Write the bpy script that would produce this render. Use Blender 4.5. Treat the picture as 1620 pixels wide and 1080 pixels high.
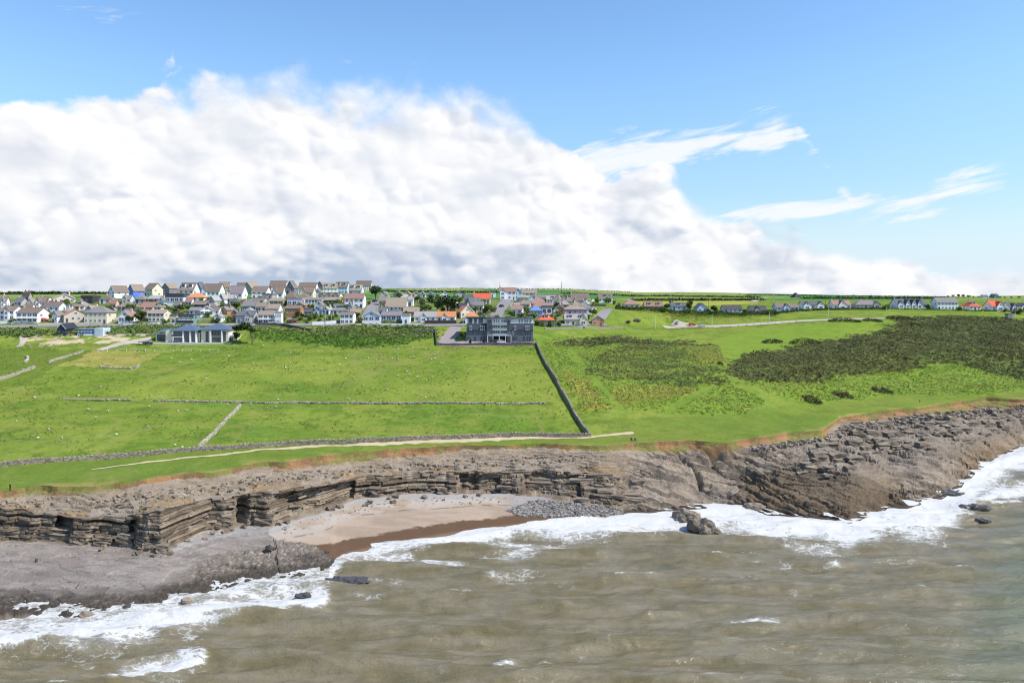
import bpy, math, random
import numpy as np
from mathutils import Vector, Matrix

# ---------------------------------------------------------------- camera, sky, sun, exposure
for _o in list(bpy.data.objects):
    bpy.data.objects.remove(_o)
scene = bpy.context.scene
COL = scene.collection
H = 55.0            # the drone hovers 55 m above the sea
FP = 1160.0         # focal length in photo pixels (photo 1620 x 1080)
HY = 470.0          # photo row of eye level
cam_d = bpy.data.cameras.new('camera'); cam = bpy.data.objects.new('camera', cam_d); COL.objects.link(cam)
cam.location = (0, 0, H); cam.rotation_euler = (math.radians(90), 0, 0)
cam_d.sensor_width = 36.0; cam_d.lens = 36.0 * FP / 1620.0
cam_d.shift_y = -(540.0 - HY) / 1620.0
cam_d.clip_start = 1.0; cam_d.clip_end = 20000.0
scene.camera = cam

SUN_DIR = Vector((0.84, -0.27, 1.05)).normalized()      # towards the sun
SUN_EL = math.asin(SUN_DIR.z); SUN_AZ = math.atan2(SUN_DIR.x, SUN_DIR.y)
sd = bpy.data.lights.new('sun', 'SUN'); sd.energy = 5.0; sd.angle = math.radians(0.53); sd.color = (1.0, 0.95, 0.87)
sun = bpy.data.objects.new('sun', sd); COL.objects.link(sun)
sun.rotation_euler = (-SUN_DIR).to_track_quat('-Z', 'Y').to_euler()

scene.view_settings.view_transform = 'Standard'
scene.view_settings.look = 'None'
scene.view_settings.exposure = 0.3
scene.view_settings.gamma = 1.0
scene.view_settings.use_curve_mapping = False
try:
    scene.cycles.use_denoising = True
    scene.cycles.pixel_filter_type = 'BLACKMAN_HARRIS'; scene.cycles.filter_width = 1.1
    scene.cycles.max_bounces = 5; scene.cycles.diffuse_bounces = 2; scene.cycles.glossy_bounces = 2
    scene.cycles.transmission_bounces = 2; scene.cycles.transparent_max_bounces = 4
    scene.cycles.caustics_reflective = False; scene.cycles.caustics_refractive = False
except Exception:
    pass


class NT:
    """small helper for node trees"""
    def __init__(s, tree):
        s.t = tree; s.n = tree.nodes; s.l = tree.links
    def node(s, typ, **kw):
        n = s.n.new(typ)
        for k, v in kw.items():
            setattr(n, k, v)
        return n
    def put(s, sock, v):
        if v is None:
            return
        if hasattr(v, 'is_output'):
            s.l.new(v, sock)
        else:
            try:
                sock.default_value = v
            except Exception:
                sock.default_value = (v, v, v)
    def m(s, op, a, b=None, c=None, clamp=False):
        n = s.node('ShaderNodeMath', operation=op); n.use_clamp = clamp
        s.put(n.inputs[0], a); s.put(n.inputs[1], b)
        if c is not None:
            s.put(n.inputs[2], c)
        return n.outputs[0]
    def v(s, op, a, b=None, scale=None):
        n = s.node('ShaderNodeVectorMath', operation=op)
        s.put(n.inputs[0], a); s.put(n.inputs[1], b)
        if scale is not None:
            s.put(n.inputs['Scale'], scale)
        return n.outputs[0]
    def ss(s, x, a, b, lo=0.0, hi=1.0):
        n = s.node('ShaderNodeMapRange', interpolation_type='SMOOTHSTEP')
        s.put(n.inputs['Value'], x); s.put(n.inputs['From Min'], a); s.put(n.inputs['From Max'], b)
        s.put(n.inputs['To Min'], lo); s.put(n.inputs['To Max'], hi)
        return n.outputs['Result']
    def noise(s, vec, scale, detail=4.0, rough=0.55, dist=0.0):
        n = s.node('ShaderNodeTexNoise')
        s.put(n.inputs['Vector'], vec); s.put(n.inputs['Scale'], scale); s.put(n.inputs['Detail'], detail)
        s.put(n.inputs['Roughness'], rough); s.put(n.inputs['Distortion'], dist)
        return n.outputs['Fac']
    def voro(s, vec, scale, feature='F1'):
        n = s.node('ShaderNodeTexVoronoi', feature=feature)
        s.put(n.inputs['Vector'], vec); s.put(n.inputs['Scale'], scale)
        return n.outputs[0]
    def mix(s, f, a, b, blend='MIX'):
        n = s.node('ShaderNodeMix', data_type='RGBA', blend_type=blend)
        s.put(n.inputs[0], f); s.put(n.inputs[6], a); s.put(n.inputs[7], b)
        return n.outputs[2]
    def xyz(s, x, y, z):
        n = s.node('ShaderNodeCombineXYZ')
        s.put(n.inputs[0], x); s.put(n.inputs[1], y); s.put(n.inputs[2], z)
        return n.outputs[0]
    def curve(s, x, pts):
        """piecewise linear value of x (pts sorted) through a colour ramp over its range"""
        lo, hi = pts[0][0], pts[-1][0]
        n = s.node('ShaderNodeValToRGB'); cr = n.color_ramp; cr.interpolation = 'LINEAR'
        mx = max(p[1] for p in pts) or 1.0
        while len(cr.elements) < len(pts):
            cr.elements.new(0.5)
        for e, p in zip(cr.elements, pts):
            e.position = (p[0] - lo) / (hi - lo); c = p[1] / mx; e.color = (c, c, c, 1)
        f = s.m('DIVIDE', s.m('SUBTRACT', x, lo), hi - lo)
        s.put(n.inputs[0], f)
        return s.m('MULTIPLY', n.outputs[0], mx)


def build_world():
    w = bpy.data.worlds.new('World'); scene.world = w; w.use_nodes = True
    w.node_tree.nodes.clear(); k = NT(w.node_tree)
    out = k.node('ShaderNodeOutputWorld'); bg = k.node('ShaderNodeBackground'); bg.inputs['Strength'].default_value = 0.1
    k.l.new(bg.outputs[0], out.inputs[0])
    sky = k.node('ShaderNodeTexSky', sky_type='NISHITA'); sky.sun_disc = False
    sky.sun_elevation = SUN_EL; sky.sun_rotation = SUN_AZ
    sky.altitude = 0; sky.air_density = 1.0; sky.dust_density = 0.15; sky.ozone_density = 1.6
    tc = k.node('ShaderNodeTexCoord'); D = k.v('NORMALIZE', tc.outputs['Generated'])
    sep = k.node('ShaderNodeSeparateXYZ'); k.l.new(D, sep.inputs[0]); x, y, z = sep.outputs
    phi = k.m('ARCTAN2', x, y)
    el = k.m('DIVIDE', z, k.m('SQRT', k.m('MAXIMUM', k.m('SUBTRACT', 1.0, k.m('MULTIPLY', z, z)), 1e-4)))
    # clear sky: deepen the blue away from the horizon haze
    hsv = k.node('ShaderNodeHueSaturation'); k.put(hsv.inputs['Saturation'], SKY_SAT); k.put(hsv.inputs['Value'], SKY_VAL)
    k.l.new(sky.outputs[0], hsv.inputs['Color'])
    blue = k.v('SCALE', hsv.outputs[0], scale=k.ss(el, .0, .30, .62, 1.0))
    # --- cumulus bank: its top as tangent of elevation, all round the horizon
    view = [(0, 178), (60, 172), (150, 166), (230, 142), (330, 120), (420, 127), (520, 142), (640, 148), (740, 150), (810, 172), (860, 215), (900, 258), (980, 272), (1060, 288), (1095, 322), (1180, 350), (1300, 384), (1400, 400), (1500, 416), (1620, 426)]
    tops = [(-3.1416, .05), (-2.6, .09), (-2.1, .05), (-1.5, .10), (-1.0, .17), (-.75, .20)]
    for (px_, py_) in view:
        a_ = math.atan((px_ - 810) / FP); tops.append((a_, (HY - py_) / FP * math.cos(a_) + .03 * min(1, max(0, (400 - py_) / 150))))
    tops += [(.9, .03), (1.6, .07), (2.3, .04), (3.1416, .05)]
    top = k.curve(phi, tops)
    P = k.v('MULTIPLY', D, (1.0, 1.0, 1.25))
    warp = k.node('ShaderNodeTexNoise'); k.put(warp.inputs['Vector'], P); k.put(warp.inputs['Scale'], 9.0); k.put(warp.inputs['Detail'], 4.0)
    Pw = k.v('ADD', P, k.v('SCALE', k.v('SUBTRACT', warp.outputs['Color'], (.5, .5, .5)), scale=0.05))
    n_big = k.noise(Pw, 5.5, 2.0, .5)
    n1 = k.noise(Pw, 13.0, 7.0, .56)
    # billows: rounded cells of two sizes, each lit from the sun's side
    def puffy(sc, off):
        o_ = (SUN_DIR.x * off, SUN_DIR.y * off * .4, SUN_DIR.z * off)
        return k.m('SUBTRACT', .55, k.voro(Pw, sc, 'F1')), k.m('SUBTRACT', .55, k.voro(k.v('ADD', Pw, o_), sc, 'F1'))
    puff, puffs = puffy(14.0, .022); pf, pfs = puffy(37.0, .010)
    h = k.m('SUBTRACT', top, el)
    amp = k.m('ADD', .34, k.m('MULTIPLY', top, 1.5))
    dens = k.m('ADD', k.m('MULTIPLY', h, 6.0), k.m('MULTIPLY', k.m('SUBTRACT', n1, .54), k.m('MULTIPLY', amp, 1.05)))
    dens = k.m('ADD', dens, k.m('MULTIPLY', k.m('SUBTRACT', n_big, .5), k.m('MULTIPLY', amp, .5)))
    dens = k.m('ADD', dens, k.m('MULTIPLY', k.m('SUBTRACT', puff, .12), k.m('MULTIPLY', amp, .4)))
    cum = k.ss(dens, 0.0, k.m('ADD', .10, k.m('MULTIPLY', k.ss(k.noise(P, 4.0, 2.0, .5), .42, .60), k.ss(top, .06, .18, .03, .30))))
    # --- thin streaks right of the bank and stray shreds
    wc = k.curve(phi, [(-3.1416, .3), (-1.4, .30), (-.62, .33), (-.3, .36), (.03, .165), (.37, .222), (.44, .105), (.62, .135), (1.3, .30), (2.2, .2), (3.1416, .3)])
    wd = k.curve(phi, [(-3.1416, .4), (-.62, .22), (-.45, .18), (-.1, .05), (.04, .45), (.1, .62), (.28, .60), (.36, .62), (.385, .0), (.41, .32), (.5, .48), (.585, .42), (.605, .0), (1.1, .3), (3.1416, .4)])
    st = k.xyz(k.m('MULTIPLY', phi, 9.0), k.m('MULTIPLY', k.m('SUBTRACT', el, k.m('MULTIPLY', phi, .17)), 46.0), 3.0)
    ns = k.noise(st, 1.0, 6.0, .6, .6)
    band = k.m('SUBTRACT', 1.0, k.m('DIVIDE', k.m('ABSOLUTE', k.m('SUBTRACT', el, wc)), .042))
    wis = k.m('MULTIPLY', k.ss(k.m('ADD', k.m('ADD', k.m('MULTIPLY', band, .55), k.m('MULTIPLY', ns, 1.7)), k.m('SUBTRACT', wd, 1.62)), 0.0, .38), .85)
    # second streak lower right
    wc2 = k.curve(phi, [(-3.1416, .2), (-.6, .2), (.26, .105), (.45, .112), (.585, .132), (1.2, .2), (3.1416, .2)])
    wd2 = k.curve(phi, [(-3.1416, .2), (-.6, .0), (.24, .0), (.3, .62), (.42, .55), (.46, .62), (.56, .6), (.60, .1), (1.2, .2), (3.1416, .2)])
    band2 = k.m('SUBTRACT', 1.0, k.m('DIVIDE', k.m('ABSOLUTE', k.m('SUBTRACT', el, wc2)), .016))
    wis2 = k.m('MULTIPLY', k.ss(k.m('ADD', k.m('ADD', k.m('MULTIPLY', band2, .5), k.m('MULTIPLY', ns, 1.7)), k.m('SUBTRACT', wd2, 1.56)), 0.0, .4), .8)
    wis = k.m('MAXIMUM', wis, wis2)
    cov = k.m('MAXIMUM', cum, wis)
    # --- how bright each billow is
    relief = k.m('ADD', k.m('MULTIPLY', k.m('SUBTRACT', puff, puffs), k.ss(n_big, .38, .62, .2, 1.15)), k.m('MULTIPLY', k.m('SUBTRACT', pf, pfs), k.ss(n1, .42, .62, .2, .9)))
    shade = k.m('ADD', .90, k.m('ADD', relief, k.m('MULTIPLY', k.m('SUBTRACT', n1, .5), .35)))
    n_low = k.noise(k.v('MULTIPLY', P, (1, 1, 2.2)), 6.5, 4.0, .55)
    low = k.ss(el, .19, .05)
    shade = k.m('SUBTRACT', shade, k.m('MULTIPLY', k.ss(n_low, .46, .66), k.m('ADD', .22, k.m('MULTIPLY', low, .34))))
    belly = k.m('MULTIPLY', k.ss(el, .085, .03), k.ss(phi, .0, -.35))
    shade = k.m('SUBTRACT', shade, k.m('MULTIPLY', belly, k.ss(n_low, .35, .6, .15, .55)))
    shade = k.m('ADD', shade, k.m('MULTIPLY', k.ss(dens, .5, .1), .10))
    shade = k.m('MINIMUM', k.m('MAXIMUM', shade, .0), 1.0)
    ccol = k.mix(shade, CLOUD_DARK, CLOUD_LIT)
    ccol = k.mix(wis, ccol, CLOUD_LIT)
    base = k.mix(k.m('MULTIPLY', k.ss(el, .14, .0), .85), blue, (5.6, 6.9, 8.6, 1))      # pale air along the horizon
    col = k.mix(cov, base, ccol)
    k.l.new(col, bg.inputs['Color'])
    try:
        w.cycles.sampling_method = 'MANUAL'; w.cycles.sample_map_resolution = 512
    except Exception:
        pass

SKY_SAT = 1.15; SKY_VAL = 1.8
CLOUD_LIT = (8.2, 8.2, 8.3, 1); CLOUD_DARK = (3.9, 4.6, 5.8, 1)
build_world()

# ---------------------------------------------------------------- numeric helpers
rng = np.random.default_rng(7); random.seed(7)

def hsh(ix, iy, seed=0):
    ix = np.asarray(ix).astype(np.int64); iy = np.asarray(iy).astype(np.int64)
    n = (ix * 374761393 + iy * 668265263 + seed * 2147483647 + 1013904223) & 0xFFFFFFFF
    n = ((n ^ (n >> 13)) * 1274126177) & 0xFFFFFFFF
    n = ((n ^ (n >> 16)) * 2246822519) & 0xFFFFFFFF
    return ((n ^ (n >> 15)) & 0xFFFFFF) / float(0x1000000)

def vn(x, y, seed=0):
    x = np.asarray(x, float); y = np.asarray(y, float)
    ix = np.floor(x); iy = np.floor(y); fx = x - ix; fy = y - iy
    fx = fx * fx * (3 - 2 * fx); fy = fy * fy * (3 - 2 * fy)
    a = hsh(ix, iy, seed); b = hsh(ix + 1, iy, seed); c = hsh(ix, iy + 1, seed); d = hsh(ix + 1, iy + 1, seed)
    return (a * (1 - fx) + b * fx) * (1 - fy) + (c * (1 - fx) + d * fx) * fy

def fbm(x, y, octv=4, seed=0, gain=.5):
    s = 0.0; a = 1.0; t = 0.0
    for i in range(octv):
        s = s + a * vn(x * 2 ** i + 17.3 * i, y * 2 ** i - 9.1 * i, seed + i); t += a; a *= gain
    return s / t            # 0..1

def worley(x, y, seed=0, jit=.85):
    """random value of the nearest cell, F1 and F2"""
    ix = np.floor(x); iy = np.floor(y)
    f1 = np.full(np.shape(x), 9.0); f2 = f1.copy(); val = np.zeros(np.shape(x))
    for dx in (-1, 0, 1):
        for dy in (-1, 0, 1):
            cx = ix + dx; cy = iy + dy
            px = cx + .5 + jit * (hsh(cx, cy, seed) - .5); py = cy + .5 + jit * (hsh(cx, cy, seed + 5) - .5)
            d = np.hypot(px - x, py - y); nearer = d < f1
            f2 = np.where(nearer, f1, np.minimum(f2, d)); val = np.where(nearer, hsh(cx, cy, seed + 11), val); f1 = np.where(nearer, d, f1)
    return val, f1, f2

def sstep(x, a, b):
    t = np.clip((x - a) / (b - a), 0, 1); return t * t * (3 - 2 * t)

def inpoly(px, py, poly):
    ins = np.zeros(np.shape(px), bool); n = len(poly)
    for i in range(n):
        x1, y1 = poly[i]; x2, y2 = poly[(i + 1) % n]
        if y1 == y2:
            continue
        c = ((y1 > py) != (y2 > py)) & (px < (x2 - x1) * (py - y1) / (y2 - y1) + x1)
        ins ^= c
    return ins

def linedist(px, py, pts):
    """distance to a polyline"""
    d = np.full(np.shape(px), 1e9)
    for (x1, y1), (x2, y2) in zip(pts[:-1], pts[1:]):
        dx, dy = x2 - x1, y2 - y1; L = dx * dx + dy * dy
        t = np.clip(((px - x1) * dx + (py - y1) * dy) / L, 0, 1)
        d = np.minimum(d, np.hypot(px - x1 - t * dx, py - y1 - t * dy))
    return d

# ---------------------------------------------------------------- mesh and object helpers
def mesh_np(name, verts, faces, mats=(), smooth=False, colors=None, matidx=None):
    verts = np.asarray(verts, np.float32); me = bpy.data.meshes.new(name)
    me.vertices.add(len(verts)); me.vertices.foreach_set('co', verts.ravel())
    faces = np.asarray(faces, np.int32); nf, k = faces.shape
    me.loops.add(nf * k); me.loops.foreach_set('vertex_index', faces.ravel())
    me.polygons.add(nf); me.polygons.foreach_set('loop_start', np.arange(0, nf * k, k, dtype=np.int32))
    try:
        me.polygons.foreach_set('loop_total', np.full(nf, k, np.int32))
    except Exception:
        pass
    me.polygons.foreach_set('use_smooth', np.full(nf, bool(smooth)))
    for m in mats:
        me.materials.append(m)
    if matidx is not None:
        me.polygons.foreach_set('material_index', np.asarray(matidx, np.int32))
    if colors is not None:
        for an, arr in colors.items():
            arr = np.asarray(arr, np.float32)
            if arr.ndim == 1:
                a = me.attributes.new(an, 'FLOAT', 'POINT'); a.data.foreach_set('value', arr)
            else:
                a = me.attributes.new(an, 'FLOAT_COLOR', 'POINT')
                if arr.shape[1] == 3:
                    arr = np.concatenate([arr, np.ones((len(arr), 1), np.float32)], 1)
                a.data.foreach_set('color', arr.ravel())
    me.update(calc_edges=True)
    return me

def link(name, me, parent=None, loc=None, mat=None):
    o = bpy.data.objects.new(name, me); COL.objects.link(o)
    if parent is not None:
        o.parent = parent
    if loc is not None:
        o.location = loc
    if mat is not None:
        set_mat(o, mat)
    return o

def set_mat(o, mat):
    if not o.data.materials:
        o.data.materials.append(None)
    o.material_slots[0].link = 'OBJECT'; o.material_slots[0].material = mat

def tag(o, label=None, cat=None, group=None, kind=None):
    if label: o['label'] = label
    if cat: o['category'] = cat; o['kind'] = 'thing'
    if group: o['group'] = group
    if kind: o['kind'] = kind
    return o

def empty(name, loc, rz=0.0):
    o = bpy.data.objects.new(name, None); COL.objects.link(o); o.location = loc; o.rotation_euler = (0, 0, rz); o.empty_display_size = .5
    return o

def copy_tree(o, parent=None):
    c = o.copy(); COL.objects.link(c); c.parent = parent
    for ch in list(o.children):
        copy_tree(ch, c)
    return c

class MB:
    """collects solid shapes into one mesh"""
    def __init__(s):
        s.v = []; s.f = []
    def add(s, vs, fs):
        n = len(s.v); s.v += [tuple(v) for v in vs]; s.f += [tuple(i + n for i in f) for f in fs]; return s
    def box(s, x0, x1, y0, y1, z0, z1, rot=None):
        vs = [(x, y, z) for z in (z0, z1) for (x, y) in ((x0, y0), (x1, y0), (x1, y1), (x0, y1))]
        if rot is not None:
            vs = [tuple(rot @ Vector(v)) for v in vs]
        return s.add(vs, [(3, 2, 1, 0), (4, 5, 6, 7), (0, 1, 5, 4), (1, 2, 6, 5), (2, 3, 7, 6), (3, 0, 4, 7)])
    def prism(s, poly, a0, a1, axis='y'):
        """polygon in (x,z) pushed along y, or in (y,z) pushed along x, or in (x,y) pushed along z"""
        n = len(poly)
        def mk(p, a):
            return (p[0], a, p[1]) if axis == 'y' else ((a, p[0], p[1]) if axis == 'x' else (p[0], p[1], a))
        vs = [mk(p, a0) for p in poly] + [mk(p, a1) for p in poly]
        fs = [tuple(range(n)), tuple(range(2 * n - 1, n - 1, -1))] + [(i, i + n, (i + 1) % n + n, (i + 1) % n) for i in range(n)]
        return s.add(vs, fs)
    def tube(s, pts, rads, seg=6, cap=True):
        rings = []; base = len(s.v)
        for i, p in enumerate(pts):
            p = Vector(p); a = Vector(pts[max(i - 1, 0)]); b = Vector(pts[min(i + 1, len(pts) - 1)])
            t = (b - a).normalized(); u = t.orthogonal().normalized() if abs(t.z) < .99 else Vector((1, 0, 0)); u = (u - t * u.dot(t)).normalized(); w = t.cross(u)
            for j in range(seg):
                an = 2 * math.pi * j / seg; s.v.append(tuple(p + (u * math.cos(an) + w * math.sin(an)) * rads[i]))
        for i in range(len(pts) - 1):
            for j in range(seg):
                a = base + i * seg + j; b = base + i * seg + (j + 1) % seg
                s.f.append((a, b, b + seg, a + seg))
        if cap:
            s.f.append(tuple(base + j for j in range(seg - 1, -1, -1))); e = base + (len(pts) - 1) * seg
            s.f.append(tuple(e + j for j in range(seg)))
        return s
    def mesh(s, name, mat=None, smooth=False):
        me = bpy.data.meshes.new(name); me.from_pydata(s.v, [], s.f)
        bm_fix(me)
        if smooth:
            me.polygons.foreach_set('use_smooth', [True] * len(me.polygons))
        if mat: me.materials.append(mat)
        return me
    def build(s, name, mat=None, parent=None, loc=None, smooth=False):
        return link(name, s.mesh(name, mat, smooth), parent, loc)

import bmesh
def bm_fix(me):
    bm = bmesh.new(); bm.from_mesh(me); bmesh.ops.recalc_face_normals(bm, faces=bm.faces); bm.to_mesh(me); bm.free()

# ---------------------------------------------------------------- materials
MATS = {}
def mat(name):
    m = bpy.data.materials.new(name); m.use_nodes = True; m.node_tree.nodes.clear(); k = NT(m.node_tree)
    out = k.node('ShaderNodeOutputMaterial'); b = k.node('ShaderNodeBsdfPrincipled'); k.l.new(b.outputs[0], out.inputs[0])
    b.inputs['Specular IOR Level'].default_value = .25
    return m, k, b

def plain(name, col, rough=.8, var=.12, scale=1.5, bump=0.0, spec=.25, metal=0.0, objvar=0.0):
    """a surface colour with soft mottling and wear"""
    if name in MATS:
        return MATS[name]
    m, k, b = mat(name); tc = k.node('ShaderNodeTexCoord'); p = tc.outputs['Object']
    geo = k.node('ShaderNodeNewGeometry')
    n = k.noise(geo.outputs['Position'], scale, 5.0, .6); n2 = k.noise(geo.outputs['Position'], scale * .23, 2.0, .5)
    f = k.m('ADD', 1 - var, k.m('MULTIPLY', k.m('ADD', n, n2), var))
    if objvar:
        oi = k.node('ShaderNodeObjectInfo'); f = k.m('MULTIPLY', f, k.m('ADD', 1 - objvar, k.m('MULTIPLY', oi.outputs['Random'], 2 * objvar)))
    c = k.v('SCALE', tuple(col[:3]), scale=f)
    k.l.new(c, b.inputs['Base Color']); b.inputs['Roughness'].default_value = rough
    b.inputs['Specular IOR Level'].default_value = spec; b.inputs['Metallic'].default_value = metal
    if bump:
        bp = k.node('ShaderNodeBump'); bp.inputs['Strength'].default_value = bump; bp.inputs['Distance'].default_value = .1
        k.l.new(n, bp.inputs['Height']); k.l.new(bp.outputs[0], b.inputs['Normal'])
    MATS[name] = m
    return m

# ---------------------------------------------------------------- the lie of the land
# columns are bearings from the drone (u, in photo columns), rows run inland; every vertex is a real point at its real distance and height
_in = np.arange(-150, 1771, 2.0)
_out = 150 * np.cumprod(np.full(26, 1.13))
U = np.concatenate([-_out[::-1], _in, 1620 + _out]); NC = len(U)
A = (U - 810.0) / FP                                   # X / Y of a column

def crv(pts):
    p = np.array(pts, float); return np.interp(U, p[:, 0], p[:, 1])

py0 = crv([(-150, 985), (0, 972), (130, 973), (200, 962), (290, 942), (430, 916), (505, 905), (523, 897), (532, 884), (550, 875), (600, 863), (700, 846), (800, 831), (870, 821), (960, 819), (990, 812),
           (1060, 807), (1110, 803), (1150, 801), (1180, 803), (1215, 812), (1300, 822), (1345, 826), (1385, 814), (1405, 802), (1450, 797), (1490, 788), (1515, 772), (1530, 758), (1550, 742), (1590, 720), (1620, 706), (1770, 688)])
Y0 = H * FP / (py0 - HY)
Y0 = Y0 + (fbm(A * 26, U * 0, 2, 3) - .5) * 3.4 * sstep(np.abs(U - 730), 190, 260)
py1 = crv([(-150, 862), (0, 856), (90, 856), (180, 863), (235, 872), (255, 872), (290, 855), (330, 840), (365, 833), (430, 830), (500, 813), (560, 791), (640, 783), (760, 779), (850, 786), (950, 801), (1000, 803), (1060, 800),
           (1110, 796), (1150, 794), (1180, 796), (1215, 805), (1300, 815), (1345, 819), (1385, 807), (1405, 795), (1450, 790), (1490, 781), (1515, 765), (1530, 751), (1550, 736), (1590, 714), (1620, 700), (1770, 682)])
z1 = crv([(-150, 2.4), (0, 2.6), (240, 2.5), (420, 2.6), (560, 2.6), (760, 2.5), (850, 2.0), (950, 1.4), (1000, .7), (1100, .5), (1500, .5), (1770, .5)])
Y1 = np.maximum((H - z1) * FP / (py1 - HY), Y0 + 1.2)
fd = crv([(-150, 2.5), (0, 2.5), (300, 2.5), (640, 3), (760, 4), (850, 9), (950, 13), (1050, 11), (1200, 17), (1300, 22), (1400, 31), (1500, 36), (1560, 20), (1620, 12), (1770, 12)])
py2 = crv([(-150, 800), (0, 803), (60, 808), (120, 815), (200, 817), (250, 806), (350, 785), (430, 776), (500, 764), (570, 754), (640, 749), (760, 743), (850, 742), (950, 750), (1050, 755),
           (1200, 750), (1300, 748), (1400, 725), (1500, 700), (1620, 672), (1770, 655)])
Y2 = Y1 + fd; z2 = H - (py2 - HY) * Y2 / FP
py3 = crv([(-150, 790), (0, 787), (40, 778), (120, 777), (190, 773), (270, 759), (320, 754), (345, 752), (400, 740), (470, 734), (560, 723), (640, 715), (760, 709), (850, 708), (960, 711), (1040, 704),
           (1100, 703), (1150, 706), (1200, 697), (1250, 690), (1300, 687), (1330, 664), (1400, 654), (1450, 650), (1500, 642), (1560, 634), (1620, 637), (1770, 628)])
z3 = crv([(-150, 10), (0, 10), (400, 10.6), (800, 11), (1200, 11.2), (1400, 12), (1770, 12)])
Y3 = np.maximum((H - z3) * FP / (py3 - HY), Y2 + 3)
Y3 = Y3 + (fbm(A * 26, U * 0 + 4, 2, 21) - .5) * 3.4
Y3b = Y3 + .4; z3b = z3 + .7 + .7 * fbm(A * 30, U * 0 + 2, 2, 31)
k4 = (crv([(-150, 747), (0, 737), (180, 724), (300, 713), (470, 702), (640, 696), (800, 690), (930, 690), (1000, 687), (1100, 680), (1200, 668), (1330, 645), (1450, 633), (1620, 620), (1770, 612)]),
      crv([(-150, 12), (900, 12.3), (1200, 13), (1330, 13.6), (1620, 14.6)]))
k5 = (crv([(-150, 638), (900, 637), (1100, 632), (1200, 625), (1330, 608), (1450, 598), (1620, 590)]), crv([(-150, 18), (900, 18), (1100, 18.5), (1330, 19.2), (1620, 20)]))
k6 = (crv([(-150, 590), (930, 590), (1200, 578), (1330, 568), (1620, 556)]), crv([(-150, 25), (930, 25), (1330, 27), (1620, 28)]))
k7 = (crv([(-150, 545), (930, 545), (1200, 538), (1330, 532), (1620, 524)]), crv([(-150, 33), (840, 33), (930, 32), (1200, 33), (1330, 34.5), (1620, 36)]))
k8 = (crv([(-150, 515), (1000, 515), (1200, 510), (1330, 503), (1620, 500)]), crv([(-150, 40.8), (840, 40.6), (930, 40), (1000, 39), (1060, 38.7), (1200, 40.5), (1330, 43), (1620, 43.2)]))
k9 = (crv([(-150, 491), (1200, 491), (1330, 488), (1620, 491)]), crv([(-150, 47.8), (600, 47.8), (800, 47.5), (1000, 47), (1200, 46.8), (1330, 47.5), (1620, 46.5)]))
k10 = (crv([(-150, 473), (560, 472), (800, 473), (1000, 474), (1620, 475)]), crv([(-150, 53.9), (560, 54.25), (800, 53.6), (900, 53.0), (1000, 52.6), (1620, 52.2)]))
KY = [Y3b]; KZ = [z3b]
for (p, z) in (k4, k5, k6, k7, k8, k9, k10):
    KY.append((H - z) * FP / (p - HY)); KZ.append(z)
def far(py, yy):
    KY.append(yy); KZ.append(H + (HY - py) * yy / FP)
far(crv([(-150, 466), (170, 465), (560, 464), (800, 464), (1000, 467.5), (1200, 470), (1620, 472)]), crv([(-150, 650), (560, 640), (800, 760), (1000, 950), (1620, 1000)]))
far(crv([(-150, 463), (0, 463), (200, 462.5), (450, 459), (620, 458), (760, 459), (900, 460), (1000, 463), (1200, 465.5), (1400, 468.5), (1480, 469.5), (1620, 469), (1770, 468)]), U * 0 + 1700.0)
KY.append(U * 0 + 4500.0); KZ.append(KZ[-1] - 45.0)
KY = np.array(KY); KZ = np.array(KZ)
for i in range(1, len(KY)):
    KY[i] = np.maximum(KY[i], KY[i - 1] + 2.5)

def pchip_slopes(Yk, Zk):
    hh = np.diff(Yk, axis=0); dl = np.diff(Zk, axis=0) / hh; m = np.zeros_like(Zk)
    m[0] = dl[0]; m[-1] = dl[-1]
    a, b = dl[:-1], dl[1:]
    m[1:-1] = np.where(a * b > 0, 2 * a * b / np.where(np.abs(a + b) < 1e-9, 1e-9, a + b), 0)
    return m
KM = pchip_slopes(KY, KZ)

rowsY = []; rowsZ = []; seg = []; tt = []
def lin(Ya, Za, Yb, Zb, n, s, ease=None):
    for i in range(n):
        t = i / n; tz = t if ease is None else ease(t)
        rowsY.append(Ya + (Yb - Ya) * t); rowsZ.append(Za + (Zb - Za) * tz); seg.append(s); tt.append(t)
lin(Y0 - 14, U * 0 - 5.0, Y0, U * 0 - .25, 8, 0)
lin(Y0, U * 0 - .25, Y1, z1, 96, 1, lambda t: .72 * t + .28 * t ** .45)
lin(Y1, z1, Y2, z2, 76, 2)
lin(Y2, z2, Y3, z3, 78, 3)
lin(Y3, z3, Y3b, z3b, 8, 4)
SEGN = [26, 44, 40, 40, 34, 34, 26, 30, 24, 12]
for j, n in enumerate(SEGN):
    for i in range(n + (1 if j == len(SEGN) - 1 else 0)):
        t = i / n; hh = KY[j + 1] - KY[j]
        z = ((1 + 2 * t) * (1 - t) ** 2) * KZ[j] + t * (1 - t) ** 2 * hh * KM[j] + t * t * (3 - 2 * t) * KZ[j + 1] + t * t * (t - 1) * hh * KM[j + 1]
        rowsY.append(KY[j] + hh * t); rowsZ.append(z); seg.append(5 + j); tt.append(t)
GY = np.array(rowsY); GZ = np.array(rowsZ); SEG = np.array(seg)[:, None] + 0 * GY.astype(int); TT = np.array(tt)[:, None] + 0 * GY
GX = A[None, :] * GY; UU = U[None, :] + 0 * GY; NR = len(GY)
PY = HY + (H - GZ) * FP / GY                            # photo row of each vertex (before relief)

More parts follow.
